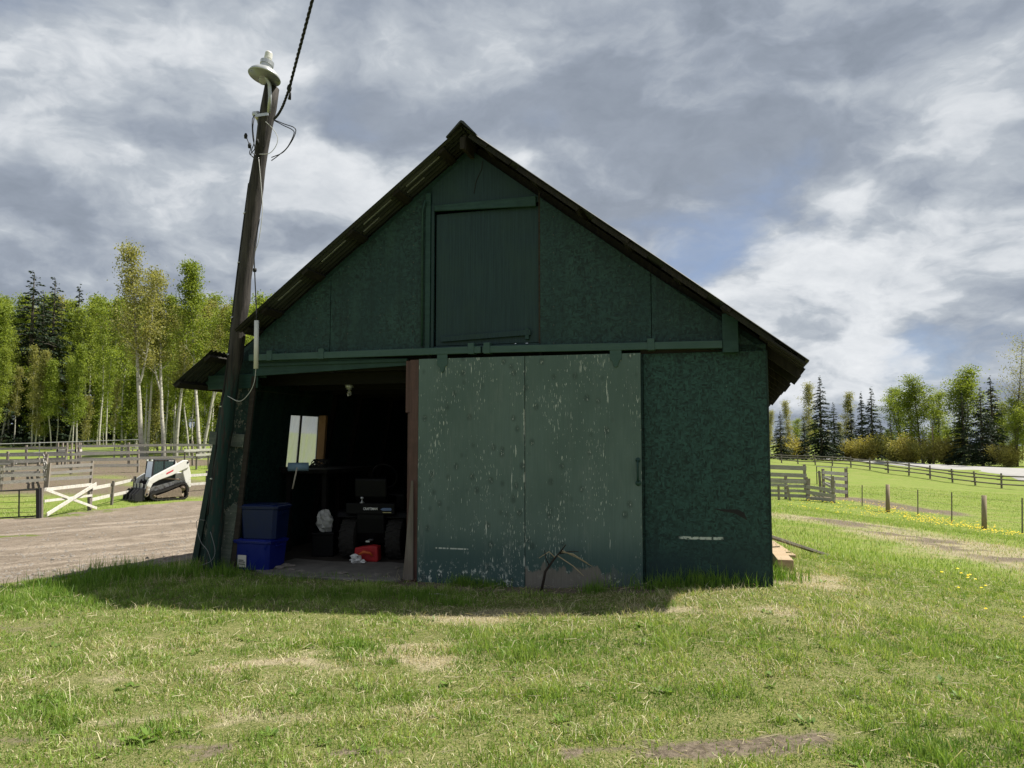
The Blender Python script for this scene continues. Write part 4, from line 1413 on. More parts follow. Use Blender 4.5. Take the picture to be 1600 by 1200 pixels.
tx = text_mesh('CRAFTSMAN', .042, 'white_print', 'lettering', mw, Matrix.Translation((.005, -.2172, .645)) @ Matrix.Rotation(R(90), 4, 'X') @ Matrix.Diagonal((.78, 1, 1, 1)))
MB().prism([(.135, .64), (.165, .658), (.27, .658), (.28, .64), (.27, .625), (.165, .625)], lambda a, b, d: (a, d, b), -.2175, -.2155).build('blue_decal', MATS['blue_print'], mw)
MB().box(.165, .275, -.2175, -.2155, .598, .606).build('stripe_decal', MATS['yellow_print'], mw)

def lump(name, label, cat, m, loc, sx, sy, sz, rough=.25, seed=0, rings=9, n=14, group=None):
    """crumpled soft thing: a closed skin with folds"""
    rg = np.random.default_rng(seed)
    vs, fs = [], []
    for i in range(rings + 1):
        th = math.pi * i / rings
        for j in range(n):
            ph = 2 * math.pi * j / n
            r_ = 1 + rough * (rg.random() - .5) * 1.6
            vs.append((sx * r_ * math.sin(th) * math.cos(ph), sy * r_ * math.sin(th) * math.sin(ph), max(0, sz * (1 + r_ * math.cos(th)))))
    for i in range(rings):
        for j in range(n):
            fs.append((i * n + j, (i + 1) * n + j, (i + 1) * n + (j + 1) % n, i * n + (j + 1) % n))
    o = MB().add(vs, fs).build(name, MATS[m])
    o.location = loc
    return tag(o, label, cat, group)
lump('plastic_bag', 'crumpled translucent white bag left of the mower wheel', 'bag', 'plastic_bag', onfloor(507, 868) + Vector((0, 0, .305)), .115, .10, .135, .3, 4)
dk = MB().box(-.14, .14, -.12, .12, 0, .30).box(-.15, .15, -.13, .13, .275, .31).build('dark_bin', MATS['mower_black'], None, bevel=.01)
dk.location = onfloor(507, 868)
tag(dk, 'dark plastic bin under the crumpled white bag', 'bin')
cr = MB().prism([(-.155, 0), (.155, 0), (.16, .05), (.15, .195), (.05, .20), (-.15, .17), (-.16, .05)], lambda a, b, d: (a, d, b), -.07, .07)
cro = cr.build('fabric_case', MATS['red_cloth'], None, bevel=.02)
cro.location = onfloor(574, 877) + Vector((0, .02, 0)); cro.rotation_euler = (0, 0, R(-10))
tag(cro, 'dark red soft case lying between the mower wheels', 'case')
lump('white_bag', 'small crumpled white bag in front of the red case', 'bag', 'bag_white', onfloor(556, 880), .075, .06, .05, .45, 9, 7, 10)
lump('paper_scrap', 'white paper scrap beside the small white bag', 'paper', 'bag_white', onfloor(566, 880), .045, .03, .022, .4, 12, 6, 9)
od = MB().tube([(-.08, 0, .0), (-.02, .0, .035), (.06, .0, .02), (.09, .01, -.02)], [.012, .02, .016, .01], 8)
odo = od.build('garden_tool', MATS['orange_tool'], None, True)
odo.location = onfloor(566, 880) + Vector((.03, .02, .10))
tag(odo, 'orange tool handle lying across the red case', 'tool')

# workbench under the window with a roll and a coil
bz = at(470, 735, 10.2).z
wbn = thing('workbench', 'dark workbench on pale legs under the dusty window', 'workbench', b2w(0, 0, FZ), -BARN_ANG)
MB().box(-3.12, -2.42, wk0 - .25, wk1 + .55, bz - FZ - .05, bz - FZ).build('bench_top', MATS['inside'], wbn, bevel=.004)
for t, k in ((-2.5, wk0 - .15), (-2.5, wk1 + .45), (-3.05, wk0 - .15), (-3.05, wk1 + .45)):
    MB().box(t - .03, t + .03, k - .03, k + .03, 0, bz - FZ - .05).build('leg', MATS['inside'], wbn)
rl = MB().tube([(0, 0, .055), (.25, .06, .055)], .055, 16)
rlo = rl.build('paper_roll', MATS['roll_blue'], None, True)
_q = at(456, 729, 9.9)
rlo.location = (_q.x - .05, _q.y, bz)
tag(rlo, 'pale blue roll lying on the bench under the window', 'roll')
cp0 = at(500, 729, 10.4)
cm = []
for i in range(90):
    a = i * .42
    r_ = .085 + .03 * math.sin(i * .9)
    cm.append(Vector((r_ * math.cos(a) * 1.25, .06 * math.sin(a), .03 + .055 * (1 + math.sin(a + i * .07)) )))
cco = MB().tube(cm, .007, 5).build('cable_coil', MATS['cable_black'], None, True)
cco.location = (cp0.x, cp0.y, bz)
tag(cco, 'tangled black cable coil on the bench by the pine window jamb', 'cable')
kb = MB().box(-.035, .035, -.03, .03, 0, .06).box(-.015, .015, -.01, .01, .06, .085).build('small_box', MATS['black_rubber'], None, bevel=.004)
_q = at(467, 723, 10.0)
kb.location = (_q.x, _q.y, bz)
tag(kb, 'small black box behind the pale blue roll', 'box')
bs = MB().tube([(0, 0, 0), (.05, .01, .27)], .011, 6).build('broom_handle', MATS['stick_pale'], None, True)
_q = at(457, 764, 9.75); bs.location = _q
bs.scale = (1, 1, 1.0)
tag(bs, 'short pale stick leaning below the workbench', 'stick')
bs.location.z = at(457, 764, 9.75).z

# rubble on the threshold
for i, (X, Y, s) in enumerate(((436, 889, .05), (447, 886, .06), (455, 891, .035), (428, 884, .04), (535, 897, .04), (590, 900, .05), (610, 898, .04), (470, 893, .03), (620, 888, .03), (560, 903, .035))):
    p = ground(X, Y) if Y > 897 else onfloor(X, Y)
    o = lump('concrete_chunk', 'broken concrete chunk on the floor edge of the open bay', 'rubble', 'rubble', p - Vector((0, 0, .004)), s * 1.4, s, s * .38, .5, 40 + i, 5, 8, 'rubble at the bay threshold')

# timbers by the right-hand corner
def plank(name, label, cat, m, p0, p1, w, h, bev=.004):
    o = MB().beam(Vector((0, 0, h / 2)), Vector(p1) - Vector(p0) + Vector((0, 0, h / 2)), w, h).build(name, MATS[m], None, bevel=bev)
    o.location = p0
    return tag(o, label, cat)
a, b = ground(1228, 893), ground(1207, 866)
a2 = a + (a - b).normalized() * -.05
plank('timber_beam', 'square pale timber lying end-on beside the barn corner', 'timber', 'beam_new', b + (b - a).normalized() * .9, a, .17, .13, .006)
a, b = ground(1290, 869), at(1196, 838, 10.4)
plank('old_plank', 'dark weathered plank sloping to the ground right of the barn', 'plank', 'rail_old', b, a, .11, .035)
a, b = ground(1236, 872), ground(1216, 858)
plank('timber_offcut', 'pale board lying behind the square timber at the corner', 'board', 'beam_new', b + (b - a).normalized() * 1.2, a, .14, .04)

# bare dead shrub in front of the door
db = bk(845, 918, -.22); db.z = gz1(db.x, db.y)
ds = thing('dead_shrub', 'bare dark twig shrub growing against the sliding door', 'shrub', db)
def dl(X, Y, k=-.22): return bk(X, Y, k) - db
MB().tube([(0, 0, -.03), dl(852, 893), dl(866, 873), dl(878, 860)], [.016, .014, .011, .006], 7).build('stem', MATS['dead_branch'], ds, True)
for pts_, m in (([(858, 884), (853, 872), (851, 860)], 'dead_branch'), ([(868, 872), (858, 862), (842, 872)], 'dead_stalk'), ([(874, 864), (884, 851)], 'dead_branch'), ([(878, 860), (905, 873), (925, 885)], 'dead_stalk'),
                ([(875, 865), (890, 862), (904, 862)], 'dead_branch'), ([(871, 868), (895, 884), (912, 900)], 'dead_stalk'), ([(876, 862), (896, 866), (918, 880)], 'dead_stalk')):
    k = random.uniform(-.3, -.16)
    pp = [dl(X, Y, -.22 + (k + .22) * i / max(1, len(pts_) - 1)) for i, (X, Y) in enumerate(pts_)]
    MB().tube(pp, [.007 - .0015 * min(i, 3) for i in range(len(pp))], 5).build('twig', MATS[m], ds, True)
p = ground(686, 931)
so = MB().tube([(-.11, .02, .012), (0, 0, .018), (.09, -.02, .01)], [.008, .010, .005], 6).build('stick', MATS['stick_pale'], None, True)
so.location = p
tag(so, 'short pale stick on the soil by the left door foot', 'stick')
# ================================================================== FENCES
def gpt(X, Y, d=None):
    if d is None: return ground(X, Y)
    r = ray(X, Y); s = d / r[1]
    return Vector((s * r[0], d, gz1(s * r[0], d)))
def fence(name, label, posts, rails, post_m, rail_m, pw=.10, rw=.03, post_h=None, jitter=.02, round_posts=False, cat='fence', rail_h=.14, over=.06, group=None):
    """posts: ground points; rails: heights; one board per bay and height"""
    base = posts[0].copy()
    o = thing(name, label, cat, base, 0, group)
    rg = random.Random(hash(label) % 999 if False else len(label) * 7 + len(posts))
    tops = []
    for i, p in enumerate(posts):
        h = (post_h if post_h else max(rails) + .1) * rg.uniform(.96, 1.06)
        q0 = p - base + Vector((0, 0, -.2)); q1 = p - base + Vector((rg.uniform(-1, 1) * jitter * 2, rg.uniform(-1, 1) * jitter, h))
        m = MB()
        if round_posts: m.tube([q0, q1], [pw * .55, pw * .47], 8)
        else: m.beam(q0, q1, pw, pw, (0, 1, 0))
        m.build('post', MATS[post_m], o)
    for a, b in zip(posts[:-1], posts[1:]):
        d = (b - a); dn = Vector((d.x, d.y, 0)).normalized()
        side = Vector((dn.y, -dn.x, 0))
        if side.y > 0: side = -side
        for h in rails:
            if rg.random() < .04: continue
            j0, j1 = rg.uniform(-1, 1) * jitter, rg.uniform(-1, 1) * jitter
            off = side * (pw * .5 + rw * .5 + .002)
            p0 = a - base + off + Vector((0, 0, h + j0)) - dn * over
            p1 = b - base + off + Vector((0, 0, h + j1)) + dn * over
            m = MB()
            if round_posts: m.tube([p0, p1], rail_h * .5, 6)
            else: m.beam(p0, p1, rw, rail_h * rg.uniform(.9, 1.1))
            m.build('rail', MATS[rail_m], o)
    return o
def line_posts(pts, step):
    q = [(p.x, p.y) for p in pts]
    out = []
    for (x0, y0), (x1, y1) in zip(q[:-1], q[1:]):
        n = max(1, int(round(math.hypot(x1 - x0, y1 - y0) / step)))
        for i in range(n):
            f_ = i / n
            out.append((x0 + (x1 - x0) * f_, y0 + (y1 - y0) * f_))
    out.append(q[-1])
    return [Vector((x, y, gz1(x, y))) for x, y in out]

# left: white boards, the crossed gate panel, wire gate, grey pens
XD = 33.5
def xz(X, Y, d=None):
    return at(X, Y, d or 30.4 + (X - 64.5) / 75.1 * 4.0)
xb = gpt(66, 806, 30.4)
xg = thing('crossed_panel', 'white board fence panel with two crossed diagonal boards', 'fence panel', xb)
for X, y0, y1 in ((64.5, 762, 808), (139.6, 757, 795)):
    a, b = xz(X, y1), xz(X, y0)
    MB().beam(a - xb - Vector((0, 0, .2)), b - xb, .11, .11, (0, 1, 0)).build('post', MATS['rail_old'], xg)
for (X0, Y0, X1, Y1, dd, w) in ((66, 765, 141, 757, -.08, .13), (66, 783, 141, 774, -.08, .10), (67, 804, 145, 756, -.16, .15), (67, 765, 147, 794, -.12, .11)):
    MB().beam(xz(X0, Y0) - xb + Vector((-dd, 0, 0)), xz(X1, Y1) - xb + Vector((-dd, 0, 0)), .03, w).build('board', MATS['white_board'], xg)
wposts = [gpt(X, 790, d) for X, d in ((141, 34.6), (174, 36.8), (207, 39.0), (240, 41.0), (267, 42.5), (294, 43.5), (322, 44.5), (356, 46))]
fence('board_fence', 'white two-board fence running behind the track loader', wposts, (.42, .92), 'rail_old', 'white_board', .1, .03, 1.1, .03, rail_h=.15)
wp2 = [gpt(X, 790, d) for X, d in ((286, 52), (305, 52.5), (324, 53), (345, 53.5))]
fence('board_fence', 'short white-topped fence behind the loader next to the barn', wp2, (1.0, 1.32), 'rail_old', 'white_board', .1, .03, 1.4, .02, rail_h=.15)
# black wire gate at the left edge
gb = gpt(62, 806, 30.4)
ga = thing('wire_gate', 'black pipe and wire gate hung left of the crossed panel', 'gate', gb)
GX = lambda X, Y: at(X, Y, 30.4) - gb
MB().beam(GX(63, 810) - Vector((0, .1, .1)), GX(62.5, 763) - Vector((0, .1, 0)), .13, .13, (0, 1, 0)).build('post', MATS['cab_black'], ga)
for X0, Y0, X1, Y1 in ((-45, 769, 60, 765), (-45, 812, 60, 806), (30, 766, 29.5, 807), (58, 765, 58, 806), (-40, 769, -40, 812)):
    MB().tube([GX(X0, Y0), GX(X1, Y1)], .028, 6).build('frame_bar', MATS['cab_black'], ga)
for Y in (775, 784, 793, 800):
    MB().tube([GX(-45, Y + 3), GX(60, Y)], .010, 4).build('wire', MATS['black_iron'], ga)
# grey pens: several runs at growing distance
runs = [('nearest grey weathered pen fence, lowest in the left view', [(-70, 41), (0, 41.5), (70, 42.5), (141, 44)], (.45, .8, 1.15), 2.6, 1.3),
        ('grey pen fence in the middle of the left-hand pens', [(-80, 47.5), (10, 47.5), (110, 48.5), (215, 50)], (.5, .9, 1.25), 2.6, 1.45),
        ('grey pen fence with a taller rail behind the loader cab', [(120, 53), (200, 54), (300, 55.5), (345, 56)], (.6, 1.0, 1.45), 2.8, 1.7),
        ('low grey rail run just behind the nearest pen fence', [(-60, 44.5), (20, 44.5), (60, 45)], (.5, .85, 1.2), 2.4, 1.3),
        ('tall grey rail run at the back of the pens beside the bunk', [(-60, 52), (40, 52.5), (100, 53)], (.6, 1.0, 1.4), 2.6, 1.6),
        ('short grey cross fence joining the left-hand pens', [(68, 48), (74, 42.5)], (.5, .9, 1.25), 2.4, 1.45)]
for lab, q, rails, step, ph in runs:
    fence('pen_fence', lab, line_posts([gpt(X, 760, d) for X, d in q], step), rails, 'weathered_up', 'weathered', .12, .035, ph, .05, rail_h=.16, group='grey board pens')
pp = line_posts([gpt(X, 740, d) for X, d in ((-40, 61), (60, 62), (120, 63), (215, 64))], 4.2)
fence('pipe_fence', 'thin pale pipe fence at the back of the left-hand pens', pp, (.75, 1.5), 'pipe_light', 'pipe_light', .07, .05, 1.55, .02, True, rail_h=.075, over=.02)
pp = line_posts([gpt(X, 730, d) for X, d in ((205, 66), (260, 67), (340, 68))], 4.2)
fence('pole_fence', 'thin pole fence among the big aspen trunks', pp, (.55, 1.0), 'weathered_up', 'weathered', .09, .05, 1.2, .08, True, rail_h=.08, over=.1)
# feed bunk and odd boards in the pens
fb = gpt(91, 733, 55)
bk_ = thing('feed_bunk', 'white topped feed bunk standing in the pens', 'feed trough', fb)
MB().box(0, 1.45, -.35, .35, .95, 1.12).build('trough', MATS['white_board'], bk_)
for x in (.08, .72, 1.37):
    for y in (-.3, .3):
        MB().box(x - .05, x + .05, y - .05, y + .05, -.1, 1.6).build('leg', MATS['weathered_up'], bk_)
rb = gpt(183, 745, 51)
bu = MB().lathe([(.0, 0), (.2, 0), (.26, .42), (.24, .42), (.19, .03), (0, .03)], 16).build('bucket', MATS['red_paint'], None, True)
bu.location = rb + Vector((0, -.15, .0))
bu.location.z = at(183, 748, 51).z
tag(bu, 'red bucket hung on the pen rail left of the loader', 'bucket')
wbp = gpt(8, 745, 46.5)
plank('white_board', 'white board fixed low in the pens at the left edge', 'board', 'white_board', wbp + Vector((-1.2, -.15, .75)), wbp + Vector((.75, -.15, .82)), .03, .16)

# right: board pen
def rp(X, d): return gpt(X, 780, d)
fence('board_pen', 'weathered board pen side nearest the barn corner', [rp(1150, 43.5), rp(1190, 43.3), rp(1228, 43.2), rp(1262.5, 43)], (.18, .46, .74, 1.0), 'weathered_up', 'weathered', .13, .035, 1.3, .04, rail_h=.17, group='right-hand pens')
fence('board_pen', 'weathered board pen side between the two middle posts', [rp(1262.5, 42.8), rp(1303, 42.0)], (.15, .42, .72, 1.0), 'weathered_up', 'weathered', .14, .035, 1.25, .05, rail_h=.17, group='right-hand pens')
fence('board_pen', 'pale board pen side at the right end of the pens', [rp(1288, 47.5), rp(1323, 47)], (.35, .75, 1.15, 1.45), 'weathered_up', 'white_board', .14, .035, 1.7, .04, rail_h=.2, group='right-hand pens')
fence('board_pen', 'board pen side receding from the front corner post', [rp(1303, 42.0), rp(1283, 49)], (.42, .8, 1.15), 'weathered_up', 'weathered', .12, .035, 1.4, .04, rail_h=.15, group='right-hand pens')
fence('board_pen', 'tall grey board pen back behind the others', [rp(1130, 50), rp(1195, 50), rp(1259, 50)], (.7, 1.1, 1.55), 'weathered_up', 'weathered', .14, .035, 1.85, .03, rail_h=.26, group='right-hand pens')
pp = [gpt(X, 770, 60) for X in (1277, 1300, 1325)]
fence('iron_fence', 'low black iron fence behind the right-hand pens', pp, (.9, 1.35), 'black_iron', 'black_iron', .07, .05, 1.4, .01, True, rail_h=.06)
for X, d, lean, lab in ((1217, 42.2, .0, 'short upright stake before the board pen'), (1235, 42.2, .18, 'short leaning stake before the board pen')):
    p = rp(X, d)
    o = MB().beam((0, 0, -.1), (-lean * .9, 0, .82), .1, .08, (0, 1, 0)).build('stake', MATS['weathered_up'], None)
    o.location = p
    tag(o, lab, 'stake')

# wire fence in the field
wfb = ground(1387, 800)
wfo = thing('wire_fence', 'sparse wire fence with wooden and steel posts beside the dandelions', 'fence', wfb)
tops = []
for X, y0, y1, wood_ in ((1347, 758, 791, 0), (1387, 757, 800, 1), (1434, 765, 806, 0), (1487, 769, 818, 0), (1537.5, 774, 827, 1), (1597, 778, 834, 0), (1680, 785, 850, 1)):
    g_ = ground(X, y1); top = at(X, y0, g_.y)
    if wood_: MB().tube([g_ - wfb - Vector((0, 0, .3)), top - wfb], [.105, .095], 10).build('wood_post', MATS['post_new'], wfo, True)
    else: MB().beam(g_ - wfb - Vector((0, 0, .2)), top - wfb, .035, .045, (0, 1, 0)).build('steel_post', MATS['rail_old'], wfo)
    tops.append((g_ - wfb, top - wfb))
for f_ in (.3, .6, .9):
    for (g0, t0), (g1, t1) in zip(tops[:-1], tops[1:]):
        MB().tube([g0.lerp(t0, f_), g1.lerp(t1, f_)], .004, 4).build('wire', MATS['cable_grey'], wfo)

# split-rail fence along the road
rps = [gpt(X, 740, d) for X, d in ((1180, 122), (1200, 117), (1222, 111), (1247.6, 108), (1274.6, 104), (1301, 100), (1330, 96), (1359.5, 92), (1388, 88), (1420, 85), (1453, 81.5), (1488, 78), (1523.5, 75), (1564, 72), (1610, 69), (1660, 66))]
fence('rail_fence', 'long dark split-rail fence running along the road', rps, (.42, .82, 1.15), 'rail_old', 'rail_old', .17, .1, 1.35, .06, True, rail_h=.13, over=.35)

# ================================================================== TRACK LOADER
lp = gpt(250, 788, 39.3)
LD = thing('track_loader', 'white compact track loader with black cab parked by the fence', 'loader', lp, math.atan2(-.74, -.67))
LD.scale = (.93, .93, 1.0)
def side_prism(poly, y0, y1): return MB().prism(poly, lambda a, b, d: (a, d, b), y0, y1)
TR = [(.62, .02), (.86, .10), (.95, .26), (.88, .38), (.10, .55), (-.72, .84), (-.92, .84), (-1.06, .72), (-1.12, .20), (-1.02, .04), (-.85, .0)]
TRI = [(.60, .09), (.80, .16), (.87, .26), (.82, .31), (.08, .47), (-.74, .76), (-.90, .76), (-.99, .69), (-1.05, .22), (-.98, .11), (-.85, .07)]
for s in (1, -1):
    y0, y1 = (.56, .94) if s > 0 else (-.94, -.56)
    m = MB(); n = len(TR)
    vs = [(a, y, b) for y in (y0, y1) for a, b in TR] + [(a, y, b) for y in (y0, y1) for a, b in TRI]
    fs = []
    for i in range(n):
        j = (i + 1) % n
        fs += [(i, j, n + j, n + i), (2 * n + i, 3 * n + i, 3 * n + j, 2 * n + j), (i, 2 * n + i, 2 * n + j, j), (n + i, n + j, 3 * n + j, 3 * n + i)]
    m.add(vs, fs)
    # tread lugs
    for i in range(n):
        a, b = Vector((TR[i][0], 0, TR[i][1])), Vector((TR[(i + 1) % n][0], 0, TR[(i + 1) % n][1]))
        L = (b - a).length; c = max(1, int(L / .13))
        for q_ in range(c):
            p = a.lerp(b, (q_ + .5) / c); nn = Vector((-(b - a).z, 0, (b - a).x)).normalized() * -1
            m.beam(p + Vector((0, y0, 0)), p + Vector((0, y1, 0)), .05, .045, nn)
    tro = m.build('track', MATS['tyre_dust'], LD)
    fr = side_prism([(.55, .12), (.60, .24), (.05, .40), (-.62, .62), (-.75, .50), (-.80, .14)], y0 + .08, y1 - .04)
    fr.build('track_frame', MATS['steel_dirty'], tro, bevel=.02)
    yc = y1 if s > 0 else y0
    for x, z, r_ in ((-.86, .58, .16), (.70, .24, .12), (-.80, .17, .10), (-.42, .16, .09), (-.05, .16, .09), (.30, .16, .09)):
        M0 = Matrix.Translation((x, yc - s * .06, z)) @ Matrix.Rotation(R(-90 * s), 4, 'X')
        MB().lathe([(0, .05), (r_ * .35, .05), (r_ * .4, .02), (r_ * .9, .01), (r_, -.04), (r_, -.22), (0, -.22)], 16, M0).build('roller', MATS['steel_dirty'], tro, True)
side_prism([(.85, .30), (.95, .42), (.95, .62), (.50, .70), (-.60, .95), (-1.10, 1.0), (-1.22, .85), (-1.22, .40), (-1.0, .28)], -.55, .55).build('body', MATS['loader_white'], LD, bevel=.03)
side_prism([(-.58, .96), (-.60, 1.30), (-1.12, 1.34), (-1.26, 1.22), (-1.26, .90), (-1.12, .92)], -.50, .50).build('engine_cover', MATS['loader_white'], LD, bevel=.04)
MB().box(-1.285, -1.262, -.36, .36, .92, 1.18).build('rear_grille', MATS['cab_black'], LD)
for s in (1, -1):
    ya, yb = (.58, .82) if s > 0 else (-.82, -.58)
    side_prism([(-1.30, .60), (-1.22, .55), (-.98, .86), (-.84, 1.30), (-.86, 1.72), (-1.0, 1.80), (-1.16, 1.74), (-1.28, 1.30)], ya, yb).build('rear_tower', MATS['loader_white'], LD, bevel=.03)
    ya, yb = (.68, .88) if s > 0 else (-.88, -.68)
    ao = side_prism([(-1.12, 1.60), (-1.16, 1.82), (-1.05, 1.97), (-.86, 1.98), (-.50, 1.80), (.70, 1.24), (.98, 1.06), (1.10, .80), (1.20, .28), (1.10, .20), (.98, .28), (.92, .62), (.78, .86), (.50, 1.00), (-.20, 1.22), (-.62, 1.40), (-.86, 1.50)], ya, yb).build('lift_arm', MATS['loader_white'], LD, bevel=.025)
    yo = yb if s > 0 else ya
    MB().prism([(-.28, 1.52), (.10, 1.35), (.10, 1.27), (-.28, 1.44)], lambda a, b, d: (a, d, b), yo + s * .001, yo + s * .004).build('red_decal', MATS['decal_red'], ao)
    for x, z in ((-1.06, 1.86), (1.08, .34)):
        M0 = Matrix.Translation((x, yo, z)) @ Matrix.Rotation(R(-90 * s), 4, 'X')
        MB().lathe([(0, .02), (.05, .02), (.06, 0), (.06, -.02), (0, -.02)], 12, M0).build('pivot_pin', MATS['cab_black'], ao, True)
    MB().tube([(-.75, s * .66, 1.0), (.25, s * .66, 1.1)], .045, 8).build('lift_cylinder', MATS['steel_dirty'], LD, True)
    MB().tube([(.80, s * .52, 1.02), (1.16, s * .52, .46)], .04, 8).build('tilt_cylinder', MATS['cab_black'], LD, True)
    MB().box(.93, .98, s * .58 - .09, s * .58 + .09, .58, .80).build('headlight', MATS['lens'], LD, bevel=.015)
MB().beam((1.02, -.86, .72), (1.02, .86, .72), .12, .16).build('cross_tube', MATS['cab_black'], LD)
# cab
cabp = [(.70, .70), (.72, 1.05), (.58, 1.93), (.50, 1.99), (-.52, 1.99), (-.58, 1.9), (-.56, 1.0), (-.4, .90)]
co = MB().box(-.56, .58, -.45, .45, 1.955, 2.03).build('cab', MATS['cab_black'], LD, bevel=.03)
for s in (1, -1):
    for q0, q1 in (((.70, .72), (.58, 1.96)), ((-.54, .98), (-.54, 1.96)), ((.02, .92), (.02, 1.96))):
        MB().beam((q0[0], s * .42, q0[1]), (q1[0], s * .42, q1[1]), .07 if q0[0] != .02 else .03, .07, (0, 1, 0)).build('pillar', MATS['cab_black'], co)
    side_prism([(.66, 1.02), (.58, 1.93), (-.52, 1.93), (-.52, 1.08)], s * .42 - .006, s * .42 + .006).build('side_window', MATS['cab_glass'], co)
    side_prism([(.70, .70), (.67, 1.02), (-.54, 1.06), (-.54, .92)], s * .42 - .03, s * .42 + .03).build('lower_panel', MATS['cab_black'], co)
MB().beam((.69, 0, .75), (.69, 0, .98), .84, .05, (0, 1, 0)).build('door_sill', MATS['cab_black'], co)
MB().hexa([(.70, -.38, .98), (.70, .38, .98), (.71, .38, .98), (.71, -.38, .98), (.585, -.38, 1.92), (.585, .38, 1.92), (.595, .38, 1.92), (.595, -.38, 1.92)]).build('windscreen', MATS['cab_glass'], co)
MB().hexa([(-.55, -.38, 1.35), (-.55, .38, 1.35), (-.56, .38, 1.35), (-.56, -.38, 1.35), (-.55, -.38, 1.92), (-.55, .38, 1.92), (-.56, .38, 1.92), (-.56, -.38, 1.92)]).build('rear_window', MATS['cab_glass'], co)
side_prism([(.20, .95), (.20, 1.08), (-.20, 1.10), (-.34, 1.62), (-.44, 1.60), (-.38, .95)], -.24, .24).build('seat', MATS['black_rubber'], co, bevel=.03)
for s in (-.30, .30):
    MB().tube([(.30, s, .95), (.34, s, 1.28)], .025, 6).build('joystick', MATS['black_rubber'], co)
MB().box(.60, .68, .22, .36, 1.94, 2.02).build('work_light', MATS['lens'], co)
MB().box(.60, .68, -.36, -.22, 1.94, 2.02).build('work_light', MATS['lens'], co)
# attachment plate with forks/grapple low at the front
at_ = MB().box(1.16, 1.24, -.84, .84, .06, .62).build('attachment_plate', MATS['cab_black'], LD, bevel=.015)
for y in (-.78, -.40, 0, .40, .78):
    MB().prism([(1.24, .55), (1.36, .60), (1.62, .34), (1.66, .06), (1.60, .02), (1.24, .02)], lambda a, b, d: (a, d, b), y - .03, y + .03).build('tine', MATS['cab_black'], at_)
MB().beam((1.60, -.82, .05), (1.60, .82, .05), .08, .06).build('cutting_edge', MATS['cab_black'], at_)
for y in (-.6, -.2, .2):
    MB().box(1.13, 1.158, y, y + .22, .60, .86).build('mount_pad', MATS['rim_grey'], at_)
# ================================================================== TREES
def leaf_mesh(name, centers, size, m, seed, flat_=.0, tone_bias=None, aspect=1.6):
    """a diamond per leaf, turned at random"""
    rg = np.random.default_rng(seed)
    n = len(centers)
    a = rg.normal(size=(n, 3)); a[:, 2] *= (1 - flat_); a /= np.linalg.norm(a, axis=1)[:, None]
    b = rg.normal(size=(n, 3)); b -= (b * a).sum(1)[:, None] * a; b /= np.linalg.norm(b, axis=1)[:, None]
    s = size * rg.uniform(.6, 1.3, n)[:, None]
    a = a * s * aspect * .5; b = b * s * .5
    V = np.stack([centers - a, centers - b, centers + a, centers + b], 1).reshape(-1, 3)
    F_ = np.arange(4 * n)
    tone = np.repeat(np.clip(rg.random(n) * .75 + (0 if tone_bias is None else tone_bias), 0, 1), 4)
    return raw_mesh(name, V, F_, 4, m, {'tone': tone})

def limb_path(rg, p, d, L, n, up=.15, wob=.18):
    pts = [p.copy()]
    d = d.normalized()
    for i in range(n):
        d = (d + Vector((rg.normal() * wob, rg.normal() * wob, rg.normal() * wob * .5 + up * .3))).normalized()
        p = p + d * (L / n)
        pts.append(p.copy())
    return pts

